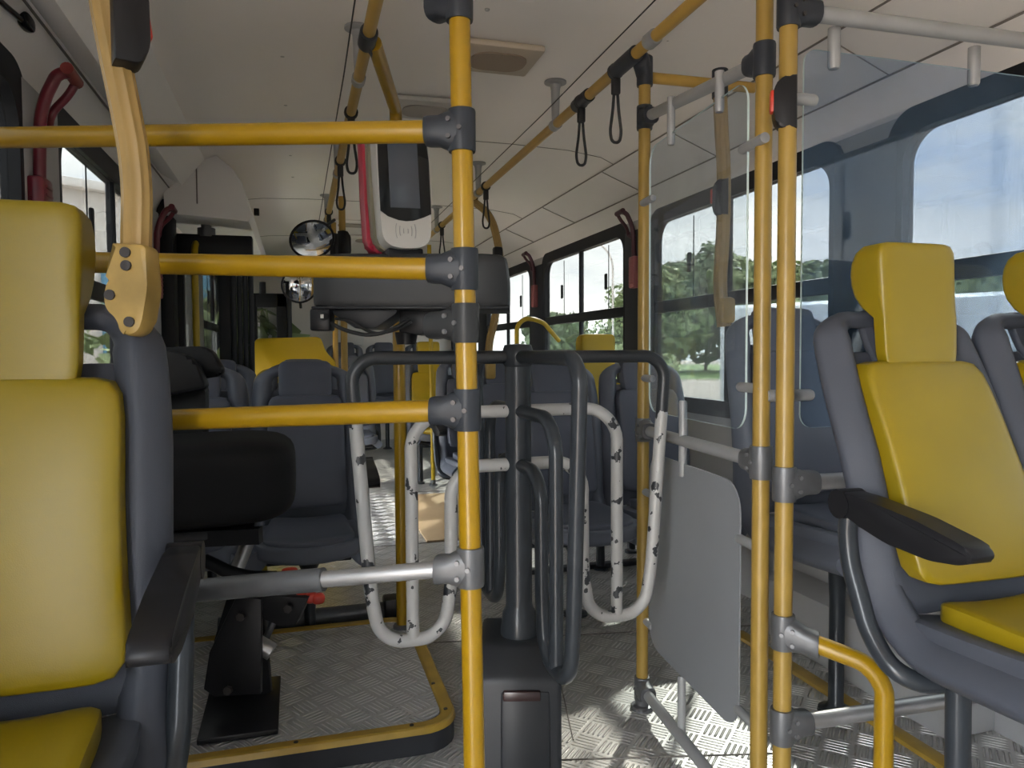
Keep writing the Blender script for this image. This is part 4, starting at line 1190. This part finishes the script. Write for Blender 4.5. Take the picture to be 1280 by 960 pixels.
mirror('black-rimmed round mirror left of the slim far poles', 390, 299, 4.0, 0.118, (0.22, -1, -0.85), U(418, 275, 4.3))
mirror('chrome-edged round mirror below, half hidden by the fare console', 374, 357, 5.0, 0.115, (0.10, -1, -0.05), U(376, 385, 5.1))

# ceiling vents
def vent(label, px, py, w, l, m1, m2):
    p = UZ(px, py, 2.098)
    t = thing('ceiling_vent', label, 'vent', (p.x, p.y, 2.085), 'ceiling vents')
    mb = MB(); mb.box((p.x, p.y, 2.086), (w, l, 0.024), 0.010); mb.build('plate', M[m1], t)
    mb = MB(); mb.prism(rrect(w*0.72, l*0.62, l*0.25, 8, 0, 0), 0.006, Matrix.Translation((p.x, p.y, 2.072))); mb.build('mesh', M[m2], t)
    return t
vent('beige ceiling vent right of the partition pole', 622, 68, 0.27, 0.24, 'vent', 'ventg')
vent('grey ceiling vent half hidden by the partition pole', 532, 132, 0.27, 0.24, 'cream', 'grey_vent')
vent('far ceiling vent above the fare console, left of the card reader', 470, 298, 0.5, 0.35, 'cove', 'grey_vent')
vent('small far ceiling plate behind the mirrors', 446, 278, 0.4, 0.25, 'cove', 'grey_vent')

# screws of the ceiling laminate
for i, (px, py) in enumerate(((353, 70), (357, 131), (363, 194), (366, 221), (609, 12), (835, 50))):
    p = UZ(px, py, 2.098)
    mb = MB(); mb.lathe([(0.008, 0.0), (0.007, -0.004), (0, -0.005)], 12, Matrix.Translation((p.x, p.y, 2.099)))
    o = mb.build('ceiling_stud', M['cream'], origin=(p.x, p.y, 2.097))
    tag(o, ['small pale stud in the ceiling, nearest of the row left of the left rail', 'small pale stud second along the ceiling row left of the left rail', 'small pale stud third along the ceiling row left of the left rail',
            'small pale stud last along the ceiling row left of the left rail', 'small pale ceiling stud just right of the partition pole top', 'small pale ceiling stud right of the right overhead rail'][i], 'stud', 'ceiling studs')

# ------------------------------------------------------------------ emergency window levers
def lever(label, X, sgn, y, z, m1, m2, s=1.0):
    t = thing('emergency_lever', label, 'emergency lever', (X, y, z), 'red emergency window levers')
    mb = MB()
    ins = sgn*0.03
    pts = [(X+ins, y, z-0.20*s), (X+ins*1.2, y, z-0.02*s), (X+ins*2.6, y, z+0.07*s), (X+ins*3.4, y+0.02, z+0.08*s)]
    mb.tube(pts, 0.015*s, 12, 0.05)
    mb.tube([(X+ins*1.1, y+0.075*s, z-0.06*s), (X+ins*1.2, y+0.085*s, z-0.01*s), (X+ins*2.8, y+0.075*s, z+0.04*s), (X+ins*3.4, y+0.075*s, z+0.075*s)], 0.011*s, 10, 0.03)
    mb.tube([(X+ins*1.1, y, z-0.09*s), (X+ins*1.1, y+0.075*s, z-0.06*s)], 0.010*s, 8)
    mb.build('lever', M[m1], t)
    mb = MB(); mb.tube([(X+ins*3.4, y-0.01, z+0.082*s), (X+ins*3.4, y+0.085*s, z+0.076*s)], 0.016*s, 12); mb.build('grip', M['grip_red'] if m1 == 'red' and s > 0.9 else M[m1], t)
    mb = MB(); mb.box((X+sgn*0.028, y, z-0.30*s), (0.045, 0.075*s, 0.20*s), 0.010)
    for i in range(8): mb.box((X+sgn*0.051, y, z-0.225*s-i*0.021*s), (0.004, 0.05*s, 0.008*s), 0.001)
    mb.build('holder', M[m2], t)
    return t
q = UX(70, 105, XL+0.06)
lever('dark red emergency lever on the left wall beside the first window', XL, 1, 2.20, 1.735, 'red', 'red')
lever('smaller crimson emergency lever by the left door, beneath the motor cover', XL, 1, 3.86, 1.70, 'red', 'pink', 0.9)
lever('red emergency lever dulled by painted haze on the right wall pillar behind the metal-sheet pole', XR, -1, 3.90, 1.80, 'hazed_red', 'pink', 0.9)
lever('red emergency lever dulled by painted haze on the farther right wall pillar', XR, -1, 5.75, 1.80, 'hazed_red', 'pink', 0.9)
# small dark hook and strap on the left wall near the camera
mb = MB(); h0, h1 = UX(-8, -5, XL+0.05), UX(38, 34, XL+0.05)
mb.tube([h0, h0.lerp(h1, 0.7), h1], 0.007, 10); mb.sbox(h1-V((0, 0.03, 0.0)), (0.014, 0.035, 0.018), 0.6, None, 16, 10)
tag(mb.build('wall_hook', M['gloss_black'], origin=h1), 'dark curtain rod with a knob end at the top left corner', 'hook')

# ------------------------------------------------------------------ left door: motor cover, folded leaf, guard
mc = thing('door_motor_cover', 'off-white moulded door motor cover under the ceiling on the left', 'cover', (-0.35, 4.9, 1.75))
mb = MB()
bm = mb.bm
def loft(secs):
    R = []
    for pts in secs:
        R.append([bm.verts.new(V(p)) for p in pts])
    n = len(R[0])
    for A, B in zip(R, R[1:]):
        for j in range(n): bm.faces.new((A[j], A[(j+1) % n], B[(j+1) % n], B[j]))
    bm.faces.new(R[0][::-1]); bm.faces.new(R[-1])
outline = []
for px, py in ((206, 268), (204, 236), (243, 200), (247, 192), (262, 187), (291, 210), (303, 228), (317, 270), (312, 279), (290, 276), (250, 272)):
    q = UY(px, py, 4.02); outline.append((max(XL, q.x), min(2.092, q.z)))
mx_ = sum(p[0] for p in outline)/len(outline); mz_ = 1.93
def csec(y, s): return [(mx_+(x-mx_)*s if x > -0.5 else x, y, mz_+(z-mz_)*s if z < 2.0 else z) for x, z in outline]
loft([csec(4.02, 0.96), csec(4.06, 1.0), csec(6.1, 1.0), csec(6.2, 0.95)])
mb.build('cover', M['cove'], mc, angle=30)
mb = MB(); q = UY(246, 235, 4.018); mb.box((q.x, 4.018, 1.935), (0.006, 0.008, 0.22), 0.002); mb.build('cover_seam', M['seam'], mc)
mb = MB(); mb.box((UY(317, 270, 4.02).x-0.012, 4.6, 1.90), (0.03, 0.03, 0.04), 0.004); mb.build('catch', M['black'], mc)
# front cornice box ahead of the cover
mb = MB()
mb.prism([(-0.585, 1.905), (-0.45, 2.03), (-0.40, 1.985), (-0.50, 1.86)], 2.45, Matrix.Translation((0, 2.55, 0)) @ XZ(0), bev=0.006)
tag(mb.build('cable_duct', M['cove'], origin=(-0.5, 2.55, 1.86)), 'pale cable duct along the left cornice ending at the motor cover', 'duct')

dl = thing('door_leaf', 'open black-framed door leaf with glass, folded inwards on the left', 'door', (-0.45, 4.25, 0.05))
def leaf_rect(px0, px1, y): 
    a, b = UY(px0, 300, y), UY(px1, 300, y); return a.x, b.x
Yd = 4.25
xa = UY(206, 300, Yd).x; xg0 = UY(229, 300, Yd).x; xg1 = UY(272, 300, Yd).x; xb = UY(287, 300, Yd).x; xc2 = UY(316, 300, Yd).x
zt = UY(260, 294, Yd).z
mb = MB(); mb.box(((xa+xc2)/2, Yd, zt-0.055), (xc2-xa, 0.07, 0.11), 0.01)
mb.box(((xa+xg0)/2, Yd, (zt+0.05)/2), (xg0-xa, 0.06, zt-0.05), 0.008)
mb.box(((xg1+xb)/2, Yd, (zt+0.05)/2), (xb-xg1, 0.06, zt-0.05), 0.008)
mb.box(((xg0+xg1)/2, Yd, 0.30), (xg1-xg0+0.01, 0.04, 0.50), 0.004)
mb.build('frame', M['doorblk'], dl)
mb = MB(); mb.box(((xg0+xg1)/2, Yd, 1.08), (xg1-xg0, 0.008, 1.1)); mb.build('pane', M['pane_door'], dl)
mb = MB()
for i in range(4):
    x = xb+(xc2-xb)*(i+0.5)/4
    mb.tube([(x, Yd-0.01, 0.06), (x, Yd-0.01, zt-0.11)], (xc2-xb)/8.2, 12)
mb.build('rubber_edge', M['doorgrey'], dl)
mb = MB(); q = UY(258, 290, Yd); mb.cyl((q.x, Yd, zt-0.01), (q.x, Yd, 1.80), 0.026, 18); mb.cyl((q.x, Yd, zt-0.01), (q.x, Yd, zt+0.035), 0.045, 18); mb.build('pivot_shaft', M['joint_l'], dl)
q = UY(245, 400, Yd-0.09)
mb = MB(); mb.tube([(q.x, Yd-0.02, 1.66), (q.x, Yd-0.09, 1.62), (q.x, Yd-0.09, 0.75), (q.x, Yd-0.02, 0.70)], 0.017, 14, 0.04); mb.build('grab_bar', M['bright_y'], dl)
# hinge post of the door opening
mb = MB(); mb.box((XL+0.03, 4.12, 0.95), (0.09, 0.13, 1.80), 0.012)
tag(mb.build('door_post', M['doorblk'], origin=(XL+0.03, 4.12, 0.05)), 'black door post between the left window and the door leaf', 'post')
# second door leaf, further back
Y2 = 6.9
x0_, x1_, x2_ = UY(318, 300, Y2).x, UY(344, 300, Y2).x, UY(357, 300, Y2).x
zt2 = UY(335, 367, Y2).z
d2_ = thing('door_leaf', 'farther black-framed door leaf left of the lower round mirror', 'door', ((x0_+x2_)/2, Y2, 0.05))
mb = MB(); mb.box(((x0_+x2_)/2, Y2, zt2-0.06), (x2_-x0_, 0.06, 0.12), 0.008)
mb.box((x0_-0.02, Y2, (zt2+0.05)/2), (0.06, 0.06, zt2-0.05), 0.008); mb.box(((x1_+x2_)/2, Y2, (zt2+0.05)/2), (x2_-x1_, 0.06, zt2-0.05), 0.008)
mb.box(((x0_+x1_)/2, Y2, 0.4), (x1_-x0_+0.02, 0.04, 0.7), 0.004)
mb.build('frame', M['doorblk'], d2_)
mb = MB(); mb.box(((x0_+x1_)/2, Y2, 1.15), (x1_-x0_, 0.008, 0.85)); mb.build('pane', M['pane_door'], d2_)
mb = MB(); mb.tube([(x2_+0.02, Y2, 0.06), (x2_+0.02, Y2, zt2-0.02)], 0.022, 12); mb.build('rubber_edge', M['doorgrey'], d2_)
mb = MB(); mb.cyl((x0_+0.06, Y2, zt2-0.01), (x0_+0.06, Y2, zt2+0.10), 0.028, 16); mb.build('pivot_shaft', M['black'], d2_)
# yellow guard panel behind the left grey seats
Yg = 5.05
a, b = UY(318, 423, Yg), UY(402, 421, Yg); c_ = UY(420, 452, Yg)
poly = [(a.x, 0.35), (a.x, a.z), (b.x-0.02, b.z), (b.x, b.z-0.02), (UY(407, 440, Yg).x, UY(407, 440, Yg).z), (c_.x, c_.z), (c_.x, 0.35)]
gp = thing('guard_panel', 'bright yellow guard panel behind the left grey seats', 'panel', ((a.x+c_.x)/2, Yg, 0))
mb = MB(); mb.prism([(p.x, p.y) for p in fillet([V((*p, 0)) for p in poly], 0.03, 4)], 0.03, XZ(Yg), bev=0.006); mb.build('panel', M['bright_y'], gp)
for x in (a.x+0.1, c_.x-0.1):
    mb = MB(); mb.tube([(x, Yg, 0.002), (x, Yg, 0.40)], 0.02, 14); mb.build('leg', M['bright_y'], gp)
# tan hatch board on the aisle floor
mb = MB(); mb.box((1.0, 4.86, 0.005), (0.62, 1.40, 0.010), 0.002)
tag(mb.build('floor_hatch', M['tan'], origin=(1.0, 4.86, 0)), 'tan hatch board let into the aisle floor behind the turnstile', 'hatch')
mb = MB(); mb.box((1.42, 3.42, 0.012), (0.86, 0.05, 0.024), 0.005)
struct(mb.build('trim_80', M['skirt']))
# driver-side cabinet top seen behind the far seats, white box on the back wall
mb = MB(); mb.box((0.62, 9.18, 1.30), (0.30, 0.20, 0.26), 0.02)
tag(mb.build('wall_box', M['cove'], origin=(0.62, 9.18, 1.2)), 'pale box fixed to the back wall above the rear seats', 'box')
# navy hood of something parked outside, seen under the left seat's top bar, and its dark edge
# ------------------------------------------------------------------ outside
ZG = -0.95
mb = MB(); mb.box((0, 20, ZG-0.1), (240, 240, 0.2)); struct(mb.build('ground', M['cobble']))
mb = MB()
mb.prism([(0, 60), (90, 20), (130, 60), (0, 130)], 0.02, Matrix.Translation((0, 0, ZG+0.011)))
o = mb.build('grass_verge', M['grass'], origin=(20, 24, ZG)); tag(o, None, None, kind='stuff')
def tree(label, x, y, h, w, m, seed, trunk=1.2, n=2600, group='trees beyond the paving'):
    rnd = random.Random(seed)
    t = thing('tree', label, 'tree', (x, y, ZG), group)
    blobs = []
    for _ in range(16):
        a = rnd.uniform(0, 2*PI); r = w*0.5*rnd.uniform(0, 0.75)
        z = ZG+trunk*0.6+(h-trunk)*rnd.uniform(0.12, 0.92)
        rr = w*0.27*rnd.uniform(0.7, 1.25)*(1.1-0.4*(z-ZG)/h)
        blobs.append((V((x+r*math.cos(a), y+r*math.sin(a), z)), rr))
    verts, faces = [], []
    for _ in range(n):
        c, rr = rnd.choice(blobs)
        d = V((rnd.gauss(0, 1), rnd.gauss(0, 1), rnd.gauss(0, 1))).normalized()
        p = c+d*rr*rnd.uniform(0.72, 1.06)
        if p.z < ZG+0.05: p.z = ZG+0.05+rnd.random()*0.3
        nn = (d+V((rnd.gauss(0, .5), rnd.gauss(0, .5), rnd.gauss(0, .5)))).normalized()
        u = nn.orthogonal().normalized(); v = nn.cross(u); an = rnd.uniform(0, PI)
        u, v = u*math.cos(an)+v*math.sin(an), v*math.cos(an)-u*math.sin(an)
        s = 0.065*w**0.5*rnd.uniform(0.8, 1.7)*(2.0 if w > 6 else 1.0)
        k0 = len(verts)
        verts += [p-u*s, p+v*s*0.6, p+u*s, p-v*s*0.6]; faces.append((k0, k0+1, k0+2, k0+3))
    me = bpy.data.meshes.new('crown'); off = V((x, y, ZG))
    me.from_pydata([v-off for v in verts], [], faces); me.materials.append(M[m])
    o = bpy.data.objects.new('crown', me); COL.objects.link(o); o.parent = t
    mb = MB(); mb.tube([(x, y, ZG), (x+0.05, y, ZG+trunk), (x, y+0.1, ZG+h*0.6)], 0.05*w**0.5+0.03, 10, scale=lambda s: 1-0.6*s); mb.build('trunk', M['bark'], t)
    return t
def gpt(px, dist): r = ray(px, 440); f = V((r.x, r.y, 0)).normalized(); return f*dist
specs = [(690, 88, 6.6, 8, 'pale low tree at the left end of the tree row'), (778, 70, 8.3, 5.5, 'tree showing at the right edge of the second side window'), (832, 74, 10.5, 9.0, 'broad tree just right of the metal-sheet pole'),
         (882, 80, 12.5, 9.5, 'tallest rounded tree behind the bent handle'), (934, 74, 10.6, 8.5, 'tree right of the bent handle, seen through the aisle-side screen'), (990, 78, 10.2, 9.0, 'tree between the paired poles and the cross screen edge'),
         (1040, 74, 9.6, 8.5, 'tree left of the right yellow headrest'), (1115, 78, 8.0, 11, 'tree hidden mostly by the right yellow headrest'), (1185, 72, 8.6, 9, 'low dense tree right of the right yellow headrest'), (1238, 76, 9.2, 9, 'low dense tree above the white parked bus'), (1295, 70, 8.6, 9, 'low dense tree at the right edge beyond the parked bus')]
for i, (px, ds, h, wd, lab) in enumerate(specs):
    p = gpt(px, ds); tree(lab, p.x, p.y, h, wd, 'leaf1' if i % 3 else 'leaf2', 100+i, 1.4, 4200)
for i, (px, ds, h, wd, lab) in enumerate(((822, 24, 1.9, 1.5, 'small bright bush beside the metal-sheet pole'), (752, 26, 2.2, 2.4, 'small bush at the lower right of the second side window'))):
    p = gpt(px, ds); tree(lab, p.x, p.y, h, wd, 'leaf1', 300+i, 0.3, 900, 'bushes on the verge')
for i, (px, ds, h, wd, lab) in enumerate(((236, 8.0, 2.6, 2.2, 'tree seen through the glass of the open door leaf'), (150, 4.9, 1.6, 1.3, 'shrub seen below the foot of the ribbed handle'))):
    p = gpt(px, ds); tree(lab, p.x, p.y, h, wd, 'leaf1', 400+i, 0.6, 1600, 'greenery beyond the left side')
# parked white bus beyond the right windows
pb_ = gpt(1215, 10.5)
pbz = Matrix.Translation((pb_.x, pb_.y, 0)) @ Matrix.Rotation(math.radians(-62), 4, 'Z')
wb = thing('parked_bus', 'white parked bus seen between the two right yellow seats', 'bus', (pb_.x, pb_.y, ZG))
mb = MB(); mb.box((0, 0, ZG+1.52), (5.6, 2.2, 2.25), 0.16); mb.xf(pbz); wbd = mb.build('body', M['busw'], wb)
for i in range(4):
    for sy in (-1, 1):
        mb = MB(); mb.box((-1.95+i*1.3, sy*1.10, ZG+1.72), (1.12, 0.04, 0.62), 0.015); mb.xf(pbz); mb.build('window', M['buswin'], wb)
mb = MB(); mb.box((-2.80, 0, ZG+1.66), (0.04, 1.9, 0.80), 0.015); mb.xf(pbz); mb.build('windscreen', M['buswin'], wb)
mb = MB(); mb.box((2.80, 0, ZG+1.66), (0.04, 1.9, 0.70), 0.015); mb.xf(pbz); mb.build('windscreen', M['buswin'], wb)
for x in (-1.8, 1.8):
    for sy in (-1, 1):
        mb = MB(); mb.lathe([(0, -0.11), (0.40, -0.11), (0.43, -0.06), (0.43, 0.06), (0.40, 0.11), (0, 0.11)], 26, Matrix.Translation((x, sy*1.0, ZG+0.43)) @ Matrix.Rotation(PI/2, 4, 'X')); mb.xf(pbz); mb.build('wheel', M['black'], wb)
# building on the left
bo_ = gpt(110, 13.0)
bz_ = Matrix.Translation((bo_.x, bo_.y, 0)) @ Matrix.Rotation(math.radians(35), 4, 'Z')
bl = thing('building', 'pale low building with a sky blue front beyond the left windows', 'building', (bo_.x, bo_.y, ZG))
mb = MB(); mb.box((0, 0, ZG+2.1), (7.0, 3.0, 4.2), 0.03); mb.xf(bz_); mb.build('wall', M['bldg'], bl)
mb = MB(); mb.box((1.2, -1.52, ZG+1.6), (3.2, 0.08, 3.2), 0.02); mb.xf(bz_); mb.build('blue_front', M['bluepaint'], bl)
mb = MB(); mb.box((0, 0, ZG+4.25), (7.3, 3.3, 0.12), 0.02); mb.xf(bz_); mb.build('eaves', M['cove'], bl)
for x in (-2.6, -1.4):
    mb = MB(); mb.box((x, -1.51, ZG+2.6), (0.8, 0.06, 1.1), 0.01); mb.xf(bz_); mb.build('window', M['bldgwin'], bl)
# lamp post outside the second right window
lpz = gpt(766, 16)
ll = thing('street_lamp', 'thin curved street lamp outside the second side window', 'street lamp', (lpz.x, lpz.y, ZG))
mb = MB(); mb.tube([(lpz.x, lpz.y, ZG), (lpz.x, lpz.y, 3.35), (lpz.x-0.9, lpz.y+0.3, 3.55)], 0.022, 10, 0.5); mb.build('post', M['cove'], ll)
mb = MB(); mb.sbox((lpz.x-0.95, lpz.y+0.3, 3.53), (0.22, 0.1, 0.06), 0.5, None, 16, 10); mb.build('lamp_head', M['joint_l'], ll)
# ------------------------------------------------------------------ light
w = bpy.data.worlds.new('sky'); sc.world = w
w.use_nodes = True
t = w.node_tree; N, L = t.nodes, t.links
bg = N['Background']
tc = N.new('ShaderNodeTexCoord')
mp = N.new('ShaderNodeMapping'); mp.inputs['Scale'].default_value = (1.0, 1.0, 3.2); mp.inputs['Rotation'].default_value = (0.1, 0.05, 0.7)
L.new(tc.outputs['Generated'], mp.inputs['Vector'])
ns = N.new('ShaderNodeTexNoise'); ns.inputs['Scale'].default_value = 3.0; ns.inputs['Detail'].default_value = 7; ns.inputs['Roughness'].default_value = 0.55
L.new(mp.outputs[0], ns.inputs['Vector'])
rp = N.new('ShaderNodeValToRGB')
rp.color_ramp.elements[0].position = 0.32; rp.color_ramp.elements[0].color = (0.42, 0.53, 0.70, 1)
rp.color_ramp.elements[1].position = 0.66; rp.color_ramp.elements[1].color = (1.0, 0.985, 0.95, 1)
e = rp.color_ramp.elements.new(0.46); e.color = (0.70, 0.725, 0.74, 1)
L.new(ns.outputs['Fac'], rp.inputs[0]); L.new(rp.outputs[0], bg.inputs['Color'])
bg.inputs['Strength'].default_value = 9.0

sun = bpy.data.lights.new('sun', 'SUN'); sun.energy = 22.0; sun.angle = math.radians(1.2); sun.color = (1.0, 0.94, 0.84)
so = bpy.data.objects.new('sun', sun); COL.objects.link(so)
sd = V((-0.55, -0.72, -0.72)).normalized()
so.rotation_euler = sd.to_track_quat('-Z', 'Y').to_euler()

sc.view_settings.view_transform = 'Standard'
sc.view_settings.look = 'None'
sc.view_settings.gamma = 1.0
sc.view_settings.use_curve_mapping = False
sc.view_settings.exposure = 1.72
cy = sc.cycles
cy.use_denoising = True
cy.max_bounces = 10; cy.diffuse_bounces = 6; cy.glossy_bounces = 4; cy.transmission_bounces = 6; cy.transparent_max_bounces = 24
cy.sample_clamp_indirect = 6.0
cy.caustics_reflective = False; cy.caustics_refractive = False
